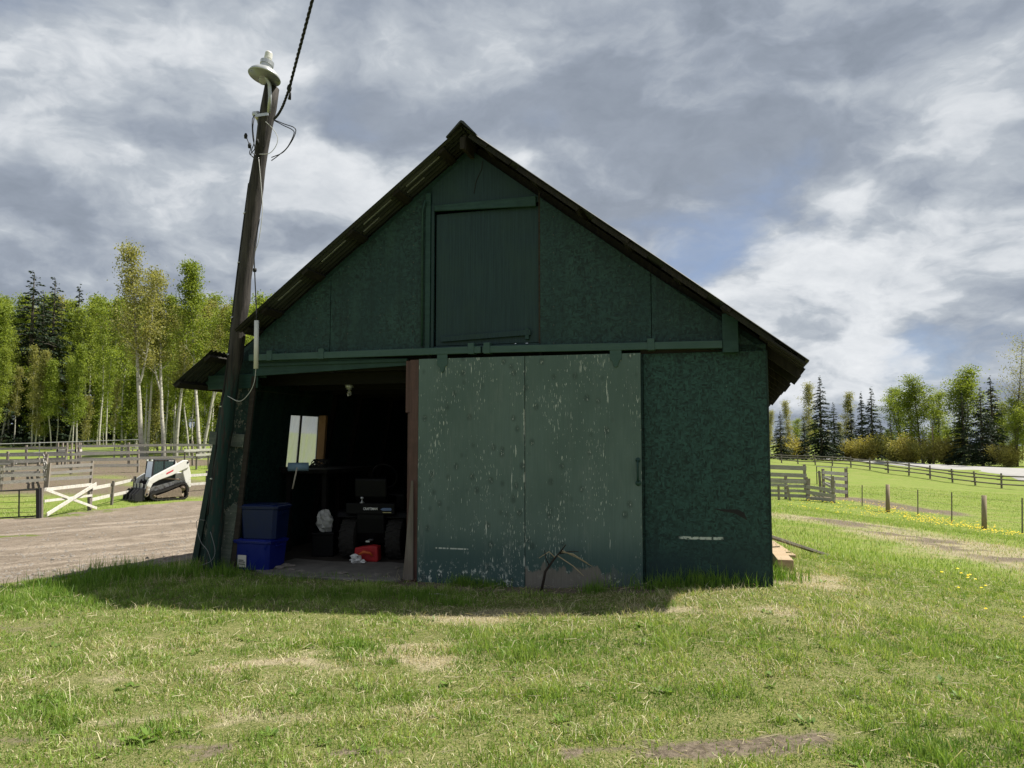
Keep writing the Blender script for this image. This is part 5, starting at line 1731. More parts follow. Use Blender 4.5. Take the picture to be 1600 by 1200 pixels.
def make_aspen(seed, h, start, spread, nleaf, size, leafm, barkm='bark_aspen', tr=.14, lean=.05, nl=34, crown_pow=.8, two=False, clus=.32):
    rg = np.random.default_rng(seed)
    wood_, centers = MB(), []
    trunks = [(Vector((0, 0, -.3)), Vector((rg.normal() * lean, rg.normal() * lean, 1)))]
    n = 14
    ax = limb_path(rg, Vector((0, 0, -.4)), Vector((rg.normal() * lean, rg.normal() * lean, 1)), h, n, .35, .035)
    sc = h / max(.1, ax[-1].z)
    rads = [tr * (1 - .93 * (i / n) ** .9) * (1.18 if i == 0 else 1) for i in range(n + 1)]
    wood_.tube(ax, rads, 7, False)
    stems = [ax]
    if two:
        i0 = int(n * .42)
        ax2 = limb_path(rg, ax[i0], Vector((rg.choice([-1, 1]) * .45, rg.normal() * .2, 1)), h * .52, 8, .5, .06)
        wood_.tube(ax2, [rads[i0] * .7 * (1 - .9 * i / 8) for i in range(9)], 6, False)
        stems.append(ax2)
    for st_ in stems:
        m_ = len(st_) - 1
        cnt = nl if st_ is ax else nl // 2
        for j in range(cnt):
            f_ = start + (1 - start) * ((j + rg.random()) / cnt) ** .9 if st_ is ax else .2 + .8 * j / cnt
            f_ = min(f_, .985)
            i = int(f_ * m_); u = f_ * m_ - i
            p = st_[i].lerp(st_[min(i + 1, m_)], u)
            az = rg.random() * 2 * math.pi
            L = spread * (.22 + 1.0 * rg.random() ** 1.4) * max(.18, (1 - ((f_ - start) / (1 - start))) ** crown_pow if st_ is ax else (1 - f_) + .25)
            d = Vector((math.cos(az), math.sin(az), .55 + rg.random() * .7))
            pts_ = limb_path(rg, p, d, L, 5, .25, .16)
            r0 = max(.012, tr * .26 * (1 - f_) + .01)
            wood_.tube(pts_, [r0, r0 * .7, r0 * .5, r0 * .35, r0 * .25, r0 * .12], 4, False)
            for k in range(3):
                q_ = pts_[2 + k % 3]
                tw = limb_path(rg, q_, Vector((rg.normal(), rg.normal(), .6)), L * .45, 3, .2, .2)
                wood_.tube(tw, [r0 * .35, r0 * .25, r0 * .18, r0 * .1], 3, False)
                centers += tw[1:] * 2
            centers += pts_[2:]
    C = np.array([tuple(c) for c in centers])
    wgt = rg.random(len(C)) ** 2.2; wgt /= wgt.sum()
    pick = C[rg.choice(len(C), nleaf, p=wgt)]
    pts_ = pick + rg.normal(size=(nleaf, 3)) * (clus * spread / 2.2) * np.array([1, 1, .8])
    return wood_.mesh('trunk', MATS[barkm], True), leaf_mesh('crown', pts_, size, MATS[leafm], seed + 1)

def make_spruce(seed, h, w, gap=.0, n_sprays=8500, droop=.35):
    rg = np.random.default_rng(seed)
    wood_ = MB().tube([(0, 0, -.4), (rg.normal() * .04, 0, h * .5), (0, 0, h * .99)], [h * .016, h * .010, .015], 7, False)
    V, T = [], []
    zz = h * .06
    per = []
    while zz < h * .985:
        f_ = zz / h
        L = w * .5 * ((1 - f_) ** .85) * (1.05 + .18 * math.sin(zz * 2.3)) + .08
        nb = int(5 + 6 * (1 - f_))
        for b in range(nb):
            az = rg.random() * 2 * math.pi
            if rg.random() < gap: continue
            per.append((zz + rg.normal() * .22, az, L * rg.uniform(.45, 1.28), f_))
        zz += h * .022 * (1.15 - .45 * f_) * rg.uniform(.5, 1.6)
    tot = sum(p[2] for p in per)
    for z0, az, L, f_ in per:
        d = np.array([math.cos(az), math.sin(az), 0]); sd = np.array([-d[1], d[0], 0])
        dr = droop * (1 - f_) + .02
        n = max(5, int(n_sprays * L / tot))
        u = rg.random(n) ** .7
        along = u * L
        zc = z0 - dr * along + .16 * L * np.sin(u * 2.6) + rg.normal(size=n) * .035
        wid = .20 * L * (1 - u * .75) + .05
        off = rg.normal(size=n) * wid * .6
        c = d[None] * along[:, None] + sd[None] * off[:, None]; c[:, 2] = zc - np.abs(off) * .25
        ln = rg.uniform(.16, .34, n) * (.65 + .5 * (1 - f_)) * (h / 14) ** .5
        dirv = d[None] * rg.uniform(.5, 1.1, n)[:, None] + sd[None] * (np.sign(off) * rg.uniform(.1, .9, n))[:, None]
        dirv[:, 2] = rg.uniform(-.75, .10, n)
        dirv /= np.linalg.norm(dirv, axis=1)[:, None]
        cr_ = rg.normal(size=(n, 3)); cr_ -= (cr_ * dirv).sum(1)[:, None] * dirv; cr_ /= np.linalg.norm(cr_, axis=1)[:, None]
        hw_ = (ln * .30)[:, None]
        V.append(np.stack([c - dirv * ln[:, None] * .5, c + cr_ * hw_, c + dirv * ln[:, None] * .55, c - cr_ * hw_], 1).reshape(-1, 3))
        T.append(np.repeat(np.clip(rg.random(n) * .6 + .4 * u, 0, 1), 4))
        p0 = Vector((0, 0, z0)); wood_.tube([p0, p0 + Vector((d[0] * L * .5, d[1] * L * .5, -dr * L * .5 + .1 * L)), p0 + Vector((d[0] * L * .9, d[1] * L * .9, -dr * L * .9))], [.03 * (1 - f_) + .01, .018, .006], 3, False)
    V = np.concatenate(V)
    return wood_.mesh('trunk', MATS['bark_dark'], True), raw_mesh('crown', V, np.arange(len(V)), 4, MATS['needle'], {'tone': np.concatenate(T)})

def make_bush(seed, h, w, n, size, leafm):
    rg = np.random.default_rng(seed)
    wood_, cs = MB(), []
    for i in range(30):
        az = rg.random() * 6.28; r0 = rg.random() * w * .12
        p = Vector((math.cos(az) * r0, math.sin(az) * r0, -.1))
        d = Vector((math.cos(az) * .55, math.sin(az) * .55, 1))
        pts_ = limb_path(rg, p, d, h * rg.uniform(.6, 1.05), 6, .1, .16)
        wood_.tube(pts_, [.03, .026, .02, .016, .012, .008, .004], 4, False)
        cs += pts_[1:] + pts_[3:]
    C = np.array([tuple(c) for c in cs])
    pts_ = C[rg.integers(0, len(C), n)] + rg.normal(size=(n, 3)) * np.array([w * .10, w * .10, h * .07])
    pts_ = pts_[pts_[:, 2] > .1]
    return wood_.mesh('stems', MATS['bark_dark'], True), leaf_mesh('foliage', pts_, size, MATS[leafm], seed + 1)

def plant_tree(name, label, cat, proto, X, depth, height_px=None, proto_h=None, rz=None, base=None, group=None, parts=('trunk', 'crown'), sx=1.0):
    p = base if base is not None else gpt(X, 700, depth)
    o = thing(name, label, cat, p - Vector((0, 0, .05)), random.uniform(0, 6.28) if rz is None else rz, group)
    s = 1.0
    if height_px is not None:
        top = at(X, height_px, depth).z
        s = max(.1, (top - p.z)) / proto_h
    o.scale = (s * sx, s * sx, s)
    for nm, me_ in zip(parts, proto):
        put(nm, me_, o)
    return o

# prototypes
A_big = [make_aspen(101, 17, .42, 3.4, 9500, .105, 'leaf_pale', tr=.22, nl=34, two=True, clus=.26, lean=.04),
         make_aspen(102, 17, .45, 3.0, 8000, .10, 'leaf_pale', tr=.20, nl=32, two=True, clus=.26, lean=.05),
         make_aspen(103, 17, .48, 2.9, 9500, .105, 'leaf_aspen', tr=.18, nl=34, clus=.26, lean=.04)]
A_for = [make_aspen(200 + i, 18, .14 + .10 * (i % 3), 2.7 + .4 * (i % 3), 8200, .15, ('leaf_aspen', 'leaf_aspen', 'leaf_green', 'leaf_pale')[i % 4], tr=.15, nl=40, crown_pow=.85, clus=.30, lean=.035) for i in range(6)]
A_thin = [make_aspen(240 + i, 18, .34 + .06 * i, 2.5, 3600, .14, ('leaf_pale', 'leaf_aspen', 'leaf_aspen')[i], tr=.16, nl=30, crown_pow=.7, clus=.32, lean=.04) for i in range(3)]
A_sap = [make_aspen(300 + i, 9, .15, 1.9, 2800, .14, ('leaf_aspen', 'leaf_pale', 'leaf_green')[i], tr=.06, nl=34, clus=.42, lean=.05) for i in range(3)]
SPR = [make_spruce(400, 15, 5.4), make_spruce(401, 15, 4.4, .12), make_spruce(402, 15, 6.4, .05, 9500), make_spruce(403, 15, 4.0, .2, 7000)]
DEC = [make_aspen(500, 14, .22, 4.2, 10500, .13, 'leaf_green', 'bark_dark', .17, .04, 34, .45, True, .24),
       make_aspen(501, 14, .30, 3.4, 8000, .12, 'leaf_aspen', 'bark_dark', .15, .04, 30, .5, True, .25),
       make_aspen(502, 14, .25, 2.4, 5500, .11, 'leaf_pale', 'bark_aspen', .10, .03, 34, .7, False, .32)]
BARE = [make_aspen(600, 15, .2, 4.4, 3200, .10, 'leaf_pale', 'bark_dark', .16, .05, 50, .5, True, .30)]
BUSH = [make_bush(700, 4.0, 3.8, 5200, .15, 'leaf_willow'), make_bush(701, 4.2, 3.2, 4600, .14, 'leaf_pale'), make_bush(702, 3.2, 4.2, 4800, .15, 'leaf_willow')]

# the big aspens at the near edge of the left-hand wood
for X, d, top, i, lab in ((222, 60, 384, 0, 'tall pale aspen left of the trio at the wood edge'),
                          (256, 61, 412, 1, 'tall forked aspen in the middle of the wood edge trio'),
                          (314, 62, 396, 2, 'tall aspen standing nearest the leaning power pole'),
                          (229, 63, 470, 2, 'shorter aspen between the first two tall aspens'),
                          (318, 64, 470, 1, 'slender aspen close behind the aspen nearest the pole'),
                          (275, 66, 455, 0, 'thin aspen in the gap right of the forked aspen'),
                          (335, 60, 470, 2, 'leaning aspen half hidden by the barn eave')):
    plant_tree('aspen_tree', lab, 'tree', A_big[i], X, d, top, 17, group='large aspens at the wood edge')
# dark spruces rising from the left-hand wood
for X, d, top, i, lab, sx in ((41, 102, 424, 2, 'tallest dark spruce at the left of the wood', 1.35), (75, 106, 434, 2, 'ragged dark spruce right of the tallest spruce', 1.1),
                              (114, 112, 446, 0, 'pointed dark spruce rising from the middle of the wood', 1.0), (58, 114, 456, 2, 'thin spruce top between the two left spruces', 1.0),
                              (95, 122, 470, 1, 'small spruce top left of the pointed spruce', .9)):
    plant_tree('spruce_tree', lab, 'tree', SPR[i], X, d, top, 15, group='spruces in the left-hand wood', sx=sx)
# the body of the wood: front row with bare pale stems, then the rest behind
rt = random.Random(11)
k = 0
for X in np.arange(-22, 420, 8.5):
    d = rt.uniform(92, 108) if X < 180 else rt.uniform(68, 90)
    top = (rt.uniform(530, 600) if 10 < X < 130 else rt.uniform(468, 560)) if X < 180 else rt.uniform(470, 600)
    plant_tree('aspen_tree', 'slender young aspen with a bare pale stem along the wood front', 'tree', (A_thin[rt.randrange(3)] if rt.random() < (.8 if X > 130 else .45) else A_for[rt.randrange(6)]), X + rt.uniform(-4, 4), d, top, 18, rt.uniform(0, 6.28), group='slender aspens along the wood front')
for X in np.arange(-30, 430, 8.0):
    d = rt.uniform(108, 150)
    plant_tree('aspen_tree', 'leafy green aspen deep in the left-hand wood', 'tree', A_for[rt.randrange(6)], X + rt.uniform(-6, 6), d, rt.uniform(458, 492), 18, rt.uniform(0, 6.28), group='aspens deep in the wood')
for X in np.arange(-15, 415, 20):
    d = rt.uniform(98, 112) if X < 190 else rt.uniform(66, 84)
    plant_tree('aspen_sapling', 'low leafy sapling at the foot of the left-hand wood', 'tree', A_sap[rt.randrange(3)], X + rt.uniform(-6, 6), d, rt.uniform(560, 650), 9, rt.uniform(0, 6.28), group='saplings at the wood foot')
for X in np.arange(-20, 420, 30):
    plant_tree('spruce_tree', 'shaded spruce inside the left-hand wood', 'tree', SPR[rt.randrange(4)], X + rt.uniform(-8, 8), rt.uniform(112, 135), rt.uniform(540, 600), 15, rt.uniform(0, 6.28), group='shaded spruces inside the wood', sx=1.2)
# right-hand tree line
for X, d, top, i, sx, lab in ((1220, 150, 642, 2, .9, 'broad dark spruce just right of the barn wall'), (1257, 152, 652, 0, .9, 'low spruce left of the tallest right-hand spruce'),
                              (1284, 146, 588, 0, .95, 'tallest pointed spruce in the left half of the right tree line'), (1304, 150, 628, 2, .8, 'full spruce tucked behind the tall pointed one'),
                              (1331, 160, 627, 1, .8, 'narrow bluish spruce, first of the close three'), (1348, 162, 613, 1, .8, 'narrow bluish spruce, second of the close three'), (1364, 156, 605, 0, .9, 'tall spruce, right of the close three'),
                              (1377, 154, 655, 2, .8, 'low dark spruce at the right foot of the close three'), (1393, 158, 642, 3, .9, 'thin spruce behind the pale willow bushes'), (1425, 140, 610, 3, .8, 'thin dark spruce before the broad green tree'),
                              (1506, 122, 612, 0, 1.0, 'dark spruce left of the two largest near the road'), (1535, 116, 605, 2, 1.0, 'large dark spruce standing by the road'), (1552, 122, 588, 1, 1.1, 'tall ragged spruce right of the large road spruce')):
    plant_tree('spruce_tree', lab, 'tree', SPR[i], X, d, top, 15, group='spruces in the right tree line', sx=sx * 1.3)
for X, d, top, i, lab in ((1236, 160, 625, 2, 'thin pale birch left of the tall pointed spruce'), (1262, 165, 596, 2, 'tall thin pale tree beside the pointed spruce'), (1318, 165, 612, 2, 'nearly bare thin tree right of the full spruce'),
                          (1405, 145, 606, 1, 'pale green aspen behind the willow bushes'), (1442, 132, 590, 0, 'broad green tree with an open crown'), (1470, 134, 612, 1, 'green tree between the two broad crowns'),
                          (1500, 128, 577, 0, 'tallest bright green tree of the right tree line'), (1588, 112, 622, 1, 'olive green tree at the right edge by the road'), (1572, 130, 630, 0, 'green tree behind the ragged road spruce'),
                          (1200, 165, 640, 2, 'pale tree just behind the barn eave'), (1625, 112, 615, 0, 'olive tree cut off by the right edge')):
    plant_tree('broadleaf_tree', lab, 'tree', DEC[i], X, d, top, 14, group='broadleaf trees in the right tree line', sx=1.45 if i < 2 else 1.2)
plant_tree('bare_tree', 'tall almost leafless tree at the right edge of the view', 'tree', BARE[0], 1588, 112, 526, 15, .6)
for X, d, top, i, lab in ((1350, 146, 680, 0, 'round tan willow bush, leftmost of the row'), (1396, 142, 677, 1, 'tan willow bush, second in the row'), (1425, 136, 678, 0, 'tan willow bush, third in the row'), (1452, 130, 682, 1, 'pale willow bush, fourth in the row'),
                          (1480, 126, 680, 2, 'pale willow bush beside the road spruces'), (1240, 158, 680, 2, 'yellow-green bush behind the pens'), (1328, 150, 690, 2, 'low tan bush left of the willow row'), (1410, 146, 692, 2, 'low tan bush between the willows'), (1575, 112, 690, 0, 'dark olive bush under the right-edge trees')):
    plant_tree('willow_bush', lab, 'bush', BUSH[i], X, d, top, 4.0 if i < 2 else 3.2, group='willow bushes by the road', parts=('stems', 'foliage'))
# faint far tree line closing the gaps on the right
for X in np.arange(1205, 1610, 14):
    if rt.random() < .38:
        plant_tree('spruce_tree', 'far dark spruce in the back row beyond the road', 'tree', SPR[rt.randrange(4)], X, rt.uniform(185, 215), rt.uniform(650, 685), 15, rt.uniform(0, 6.28), group='far spruces beyond the road', sx=1.2)
    else:
        plant_tree('broadleaf_tree', 'far pale green tree in the back row beyond the road', 'tree', DEC[rt.randrange(3)], X, rt.uniform(185, 215), rt.uniform(650, 685), 14, rt.uniform(0, 6.28), group='far broadleaf trees beyond the road', sx=1.3)
# road-side power pole
rp_ = gpt(1459, 724, 128)
up = thing('roadside_pole', 'thin brown power pole among the willow bushes', 'pole', rp_)
MB().tube([(0, 0, -.3), (0, 0, at(1459, 666, 128).z - rp_.z)], [.16, .12], 8).build('post', MATS['post_new'], up, True)
# ================================================================== GRASS
def blades(name, x, y, h, w, lean, m, tone, label, seed, az=None):
    rg = np.random.default_rng(seed)
    n = len(x)
    z = gz(x, y) - .006
    az = rg.random(n) * 2 * math.pi if az is None else az
    d = np.stack([np.cos(az), np.sin(az)], -1)
    fa = rg.random(n) * math.pi
    s = np.stack([np.cos(fa), np.sin(fa)], -1) * (w * .5)[:, None]
    base = np.stack([x, y, z], -1)
    l1, l2 = lean * .55, lean
    mid = base.copy(); mid[:, :2] += d * (h * .5 * np.sin(l1))[:, None]; mid[:, 2] += h * .5 * np.cos(l1)
    tip = mid.copy(); tip[:, :2] += d * (h * .5 * np.sin(np.minimum(l2 * 1.25, 1.62)))[:, None]; tip[:, 2] += h * .5 * np.cos(np.minimum(l2 * 1.25, 1.62))
    V = np.zeros((n, 5, 3), np.float32)
    V[:, 0] = base; V[:, 1] = base; V[:, 2] = mid; V[:, 3] = mid; V[:, 4] = tip
    V[:, 0, :2] -= s; V[:, 1, :2] += s; V[:, 2, :2] -= s * .8; V[:, 3, :2] += s * .8
    i = (np.arange(n) * 5)[:, None]
    F_ = (i + np.array([[0, 1, 3, 0, 3, 2, 2, 3, 4]])).reshape(-1)
    tn = np.repeat(np.clip(tone, 0, 1), 5)
    me_ = raw_mesh(name, V.reshape(-1, 3), F_, 3, MATS[m], {'tone': tn})
    o = put(name, me_)
    return tag(o, label, 'grass', kind='stuff')

def free(x, y):
    t, k = w2b(x, y)
    tl = -3.52
    return ~((t > tl) & (t < 3.2) & (k > -.02) & (k < 8.2)) & ~in_yard(x, y, -.05)

def sample(n, y0, y1, pw, seed, half=.72, pad=.7):
    rg = np.random.default_rng(seed)
    u = rg.random(n)
    y = (y0 ** pw + u * (y1 ** pw - y0 ** pw)) ** (1 / pw)
    x = (rg.random(n) * 2 - 1) * (half * y + pad)
    return x, y, rg

GREENP = patches([(560, 1015, .35, .22, 1.0), (850, 1015, .9, .35, .8), (1000, 1010, 1.0, .35, .55), (1560, 1170, .5, .25, 1.0), (1450, 1190, .4, .12, .7), (220, 1158, .10, .05, 1.3), (70, 1095, .25, .1, .9),
                  (470, 1010, .5, .15, .5), (640, 1090, .4, .12, .5), (950, 1090, .8, .2, .5), (80, 940, .9, .4, .8), (550, 930, 1.4, .25, .8), (1430, 1000, 1.2, .5, .35), (100, 1110, .3, .06, .8)])
# mown turf near the camera
x, y, rg = sample(400000, 3.1, 11.0, 1.0, 21)
dr, so_, gn = dryf(x, y), soilf(x, y), patch_sum(x, y, GREENP)
keep = free(x, y) & (rg.random(len(x)) < np.clip(1.05 - so_ * 1.25, .07, 1)) & (rg.random(len(x)) < np.clip(1.0 - dr * .55 + gn, .25, 1))
x, y, dr, so_, gn = x[keep], y[keep], dr[keep], so_[keep], gn[keep]
n = len(x)
isdry = rg.random(n) < np.clip(.15 + dr * .9 - gn * .5, .05, .96)
clump = fbm(x * 4.2, y * 4.2, 3)
hh = (.020 + .028 * rg.random(n)) * (.22 + 2.4 * clump ** 1.8) * (1 + 1.5 * np.clip(gn, 0, 1.2))
ww = rg.uniform(.003, .0065, n) * (1 + y * .035)
ln = np.abs(rg.normal(.62, .38, n)).clip(0, 1.45)
g_ = ~isdry
tone = .16 + .68 * rg.random(n) + (clump - .5) * 1.1 - .25 * gn + .25 * np.clip(dr, 0, 1)
blades('lawn_grass', x[g_], y[g_], hh[g_], ww[g_], ln[g_], 'grass_blade', tone[g_], 'short rough green grass in front of the barn', 31)
lnd = np.abs(rg.normal(1.15, .3, n)).clip(.2, 1.52)
blades('dry_grass', x[isdry], y[isdry], hh[isdry] * rg.choice([1.0, 1.4, 2.4], isdry.sum(), p=[.5, .38, .12]), ww[isdry] * .9, lnd[isdry], 'grass_dry', (.1 + .8 * rg.random(n))[isdry], 'dry straw-coloured grass lying through the turf', 32)

# rougher grass on the slopes further off
x, y, rg = sample(210000, 10.5, 60, .75, 22, .76, 1.0)
dr, so_ = dryf(x, y), soilf(x, y)
keep = free(x, y) & (rg.random(len(x)) < np.clip(1.0 - so_ * 1.1, .05, 1)) & (dist_line(x, y, RC) > 8)
x, y, dr = x[keep], y[keep], dr[keep]
n = len(x)
isdry = rg.random(n) < np.clip(.06 + dr * .75, 0, .9)
cl = fbm(x * .8, y * .8, 3)
hh = (.05 + .06 * rg.random(n)) * (.6 + .8 * cl); ww = rg.uniform(.006, .011, n) * (.6 + y * .03)
ln = np.abs(rg.normal(.6, .35, n)).clip(0, 1.4)
tone = .25 + .5 * rg.random(n) + (cl - .5) * .5
blades('field_grass', x[~isdry], y[~isdry], hh[~isdry], ww[~isdry], ln[~isdry], 'grass_blade', tone[~isdry], 'green field grass on the slopes beyond the barn', 33)
blades('field_dry_grass', x[isdry], y[isdry], hh[isdry], ww[isdry], ln[isdry], 'grass_dry', .2 + .6 * rg.random(isdry.sum()), 'dry grass mixed into the field slopes', 34)

# long tufts along the barn foot and on the left bank
def tuft_points(spots, seed):
    rg = np.random.default_rng(seed)
    xs, ys, hs = [], [], []
    for X, Y, rx, ry, n, h in spots:
        p = ground(X, Y)
        xs.append(p.x + rg.normal(size=n) * rx); ys.append(p.y + rg.normal(size=n) * ry); hs.append(h * rg.uniform(.35, 1.1, n))
    return np.concatenate(xs), np.concatenate(ys), np.concatenate(hs), rg
sp = [(965, 905, .16, .07, 700, .34), (990, 912, .22, .07, 450, .22), (1030, 920, .16, .05, 260, .16), (1100, 915, .25, .05, 420, .22), (1150, 917, .2, .05, 260, .17), (1215, 905, .15, .1, 420, .22), (1180, 912, .1, .05, 160, .2),
      (725, 915, .10, .05, 300, .15), (760, 918, .12, .05, 260, .12), (655, 938, .08, .06, 200, .14), (705, 945, .12, .05, 240, .12), (930, 925, .08, .04, 200, .14),
      (500, 892, .16, .06, 420, .14), (470, 905, .5, .1, 500, .10), (190, 905, .22, .12, 700, .30), (150, 915, .35, .15, 700, .22), (260, 900, .4, .1, 600, .2), (320, 893, .2, .08, 500, .2), (340, 900, .3, .1, 400, .16),
      (100, 925, .5, .2, 700, .16), (600, 930, .6, .12, 700, .10), (400, 925, .7, .15, 700, .10)]
x, y, h, rg = tuft_points(sp, 41)
ok = free(x, y)
x, y, h = x[ok], y[ok], h[ok]
n = len(x)
blades('grass_tufts', x, y, h, rg.uniform(.004, .0075, n), np.abs(rg.normal(.35, .28, n)).clip(0, 1.3), 'grass_blade', .05 + .6 * rg.random(n), 'longer green grass along the foot of the barn', 42)
sp = [(1100, 905, .35, .05, 90, .34), (1040, 935, .3, .1, 700, .09), (1130, 925, .2, .04, 160, .12), (330, 885, .12, .06, 130, .36), (305, 893, .2, .1, 300, .2), (240, 912, .3, .1, 300, .16), (180, 930, .2, .08, 260, .1), (215, 880, .25, .08, 50, .34), (270, 878, .2, .08, 50, .36),
      (385, 890, .2, .06, 260, .12), (640, 905, .12, .05, 90, .2), (710, 925, .3, .07, 300, .1), (880, 935, .6, .05, 500, .06), (780, 960, .8, .2, 1600, .05), (660, 1022, .26, .15, 1500, .055), (1260, 905, .35, .5, 1800, .06), (1215, 870, .2, .1, 60, .4), (1225, 850, .3, .1, 30, .45), (560, 903, .4, .06, 240, .07)]
x, y, h, rg = tuft_points(sp, 43)
ok = free(x, y)
x, y, h = x[ok], y[ok], h[ok]
n = len(x)
blades('dry_stalks', x, y, h, rg.uniform(.0025, .005, n), np.where(h > .15, np.abs(rg.normal(.35, .3, n)), np.abs(rg.normal(1.1, .3, n))).clip(0, 1.5), 'grass_dry', .1 + .8 * rg.random(n), 'dry stalks and straw along the foot of the barn', 44)

# small taller clumps that the mower left
rg = np.random.default_rng(77)
xs, ys, hs = [], [], []
for _ in range(420):
    yy = rg.uniform(3.3, 9.8); xx = (rg.random() * 2 - 1) * .72 * yy
    if soilf(np.array([xx]), np.array([yy]))[0] > .3: continue
    m_ = int(rg.integers(25, 80)); r_ = rg.uniform(.03, .10)
    xs.append(xx + rg.normal(size=m_) * r_); ys.append(yy + rg.normal(size=m_) * r_ * .8); hs.append(rg.uniform(.05, .11) * rg.uniform(.5, 1.1, m_))
x, y, h = np.concatenate(xs), np.concatenate(ys), np.concatenate(hs)
ok = free(x, y)
x, y, h = x[ok], y[ok], h[ok]; n = len(x)
blades('grass_clumps', x, y, h, rg.uniform(.0035, .007, n), np.abs(rg.normal(.6, .35, n)).clip(0, 1.4), 'grass_blade', rg.random(n) * .55, 'darker taller grass clumps dotted over the turf', 78)
# straw litter: long dead stems lying on the turf
rg = np.random.default_rng(71)
n = 5200
y = rg.uniform(3.2, 9.5, n); x = (rg.random(n) * 2 - 1) * (.72 * y + .5)
ok = free(x, y) & (rg.random(n) < .25 + .75 * sstep(fbm(x * .8 + 7, y * .8, 3), .42, .62))
x, y = x[ok], y[ok]; n = len(x)
az = rg.random(n) * 6.283; L = rg.uniform(.03, .10, n); w = rg.uniform(.0014, .0028, n)
dx, dy_ = np.cos(az) * L * .5, np.sin(az) * L * .5
sx_, sy_ = -np.sin(az) * w * .5, np.cos(az) * w * .5
z0 = gz(x - dx, y - dy_) + rg.uniform(.012, .035, n); z1 = gz(x + dx, y + dy_) + rg.uniform(.012, .045, n)
V = np.stack([np.stack([x - dx - sx_, y - dy_ - sy_, z0], -1), np.stack([x - dx + sx_, y - dy_ + sy_, z0 + .003], -1), np.stack([x + dx + sx_, y + dy_ + sy_, z1 + .003], -1), np.stack([x + dx - sx_, y + dy_ - sy_, z1], -1)], 1).reshape(-1, 3)
so2 = put('straw_litter', raw_mesh('straw_litter', V, np.arange(4 * n), 4, MATS['grass_dry'], {'tone': np.repeat(rg.random(n) * .6, 4)}))
tag(so2, 'dead straw stems lying loose on the turf', 'straw', kind='stuff')
# broad-leaved weeds
V, T = [], []
spots = [(ground(220, 1160), 16, .085)] + [(ground(X, Y), 10, .06) for X, Y in ((60, 1098), (560, 1010), (700, 1070), (1000, 980), (1040, 1085), (1180, 995), (90, 1150), (880, 1130), (1360, 1110), (1500, 1090), (420, 1150), (1260, 1130))]
for _ in range(130):
    yy = rg.uniform(3.4, 8.5); xx = (rg.random() * 2 - 1) * .7 * yy
    if free(np.array([xx]), np.array([yy]))[0]: spots.append((Vector((xx, yy, gz1(xx, yy))), int(rg.integers(5, 10)), rg.uniform(.03, .06)))
for p, nl_, s_ in spots:
    for j in range(nl_):
        a = rg.random() * 6.283; e_ = rg.uniform(.15, .9); l_ = s_ * rg.uniform(.6, 1.3)
        d = np.array([math.cos(a) * math.cos(e_), math.sin(a) * math.cos(e_), math.sin(e_)]); sd = np.array([-math.sin(a), math.cos(a), 0]) * l_ * .2
        b = np.array(tuple(p)) + np.array([rg.normal() * s_ * .35, rg.normal() * s_ * .3, .004])
        V += [b, b + d * l_ * .55 + sd, b + d * l_ - np.array([0, 0, l_ * .12]), b + d * l_ * .55 - sd]
        T += [rg.random() * .35] * 4
we = put('broadleaf_weeds', raw_mesh('broadleaf_weeds', np.array(V), np.arange(len(V)), 4, MATS['grass_blade'], {'tone': np.array(T)}))
tag(we, 'small dark broad-leaved weeds dotted through the turf', 'weeds', kind='stuff')

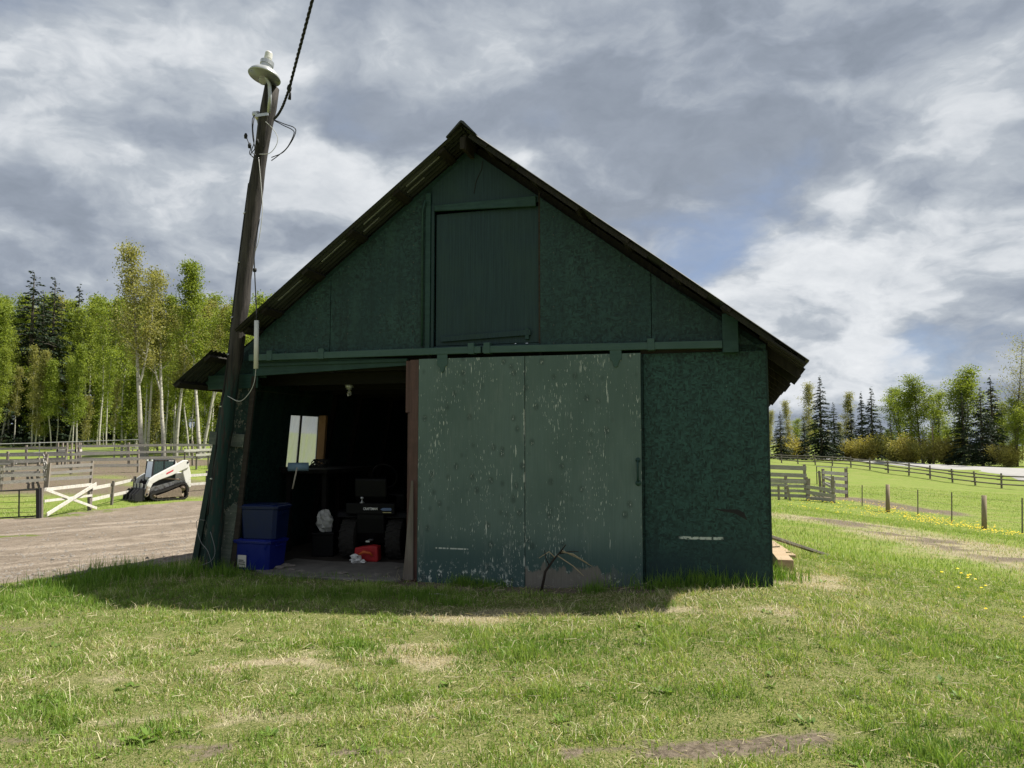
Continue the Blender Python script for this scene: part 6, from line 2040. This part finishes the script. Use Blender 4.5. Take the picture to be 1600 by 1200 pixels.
# dandelions
rg = np.random.default_rng(51)
pts_ = []
line = [ground(X, Y) for X, Y in ((1262, 793), (1330, 792), (1370, 797), (1400, 803), (1450, 812), (1500, 822), (1540, 832), (1600, 838))]
for i in range(950):
    f_ = rg.random() ** .9 * (len(line) - 1); j = min(int(f_), len(line) - 2)
    p = line[j].lerp(line[j + 1], f_ - j)
    q_ = (p.x + rg.normal() * .9, p.y + rg.normal() * 1.9 + rg.choice([0, 0, 2.4]))
    if fbm(np.array([q_[0] * .9]), np.array([q_[1] * .9]), 2)[0] > .38: pts_.append(q_)
for X, Y, rx, ry, n in ((1508, 912, .10, .12, 6), (1530, 928, .3, .2, 3), (1580, 975, .2, .3, 3), (1480, 905, .3, .2, 3), (1290, 800, 1.2, .8, 30)):
    p = ground(X, Y)
    for i in range(n): pts_.append((p.x + rg.normal() * rx, p.y + rg.normal() * ry))
P_ = np.array(pts_)
zz = gz(P_[:, 0], P_[:, 1]) + rg.uniform(.05, .13, len(P_))
V, T, F_ = [], [], []
for i, ((px, py), pz) in enumerate(zip(P_, zz)):
    r_ = rg.uniform(.016, .024) * (1.5 if py > 20 else 1.0)
    for a in np.arange(6) * math.pi / 3: V.append((px + r_ * math.cos(a), py + r_ * math.sin(a), pz + rg.uniform(-.004, .004)))
    V.append((px, py, pz + r_ * .5))
    o_ = i * 7
    for a in range(6): F_ += [o_ + a, o_ + (a + 1) % 6, o_ + 6]
    T += [rg.random()] * 7
do = put('dandelions', raw_mesh('dandelions', np.array(V), np.array(F_), 3, MATS['petal'], {'tone': np.array(T)}))
tag(do, 'band of yellow dandelions in the grass by the wire fence', 'flowers', kind='stuff')

# loose stones on the dirt yard
rg = np.random.default_rng(61)
V, F_ = [], []
cnt = 0
for i in range(2600):
    a, b = rg.integers(0, NA), int(NB * rg.random() ** 1.2)
    px, py = YX[a, min(b, NB - 1)] + rg.normal() * .2, YY[a, min(b, NB - 1)] + rg.normal() * .2
    pz = YZ[a, min(b, NB - 1)]
    r_ = rg.uniform(.008, .03) * (1 + .02 * py)
    ring_ = [(px + r_ * rg.uniform(.7, 1.3) * math.cos(t_), py + r_ * rg.uniform(.7, 1.3) * math.sin(t_), pz - .005) for t_ in np.arange(5) * 1.2566]
    V += ring_ + [(px + rg.normal() * r_ * .2, py, pz + r_ * rg.uniform(.4, .8))]
    o_ = i * 6
    for t_ in range(5): F_ += [o_ + t_, o_ + (t_ + 1) % 5, o_ + 5]
go = put('loose_gravel', raw_mesh('loose_gravel', np.array(V), np.array(F_), 3, MATS['rubble']))
tag(go, 'loose small stones scattered over the dirt yard', 'gravel', kind='stuff')
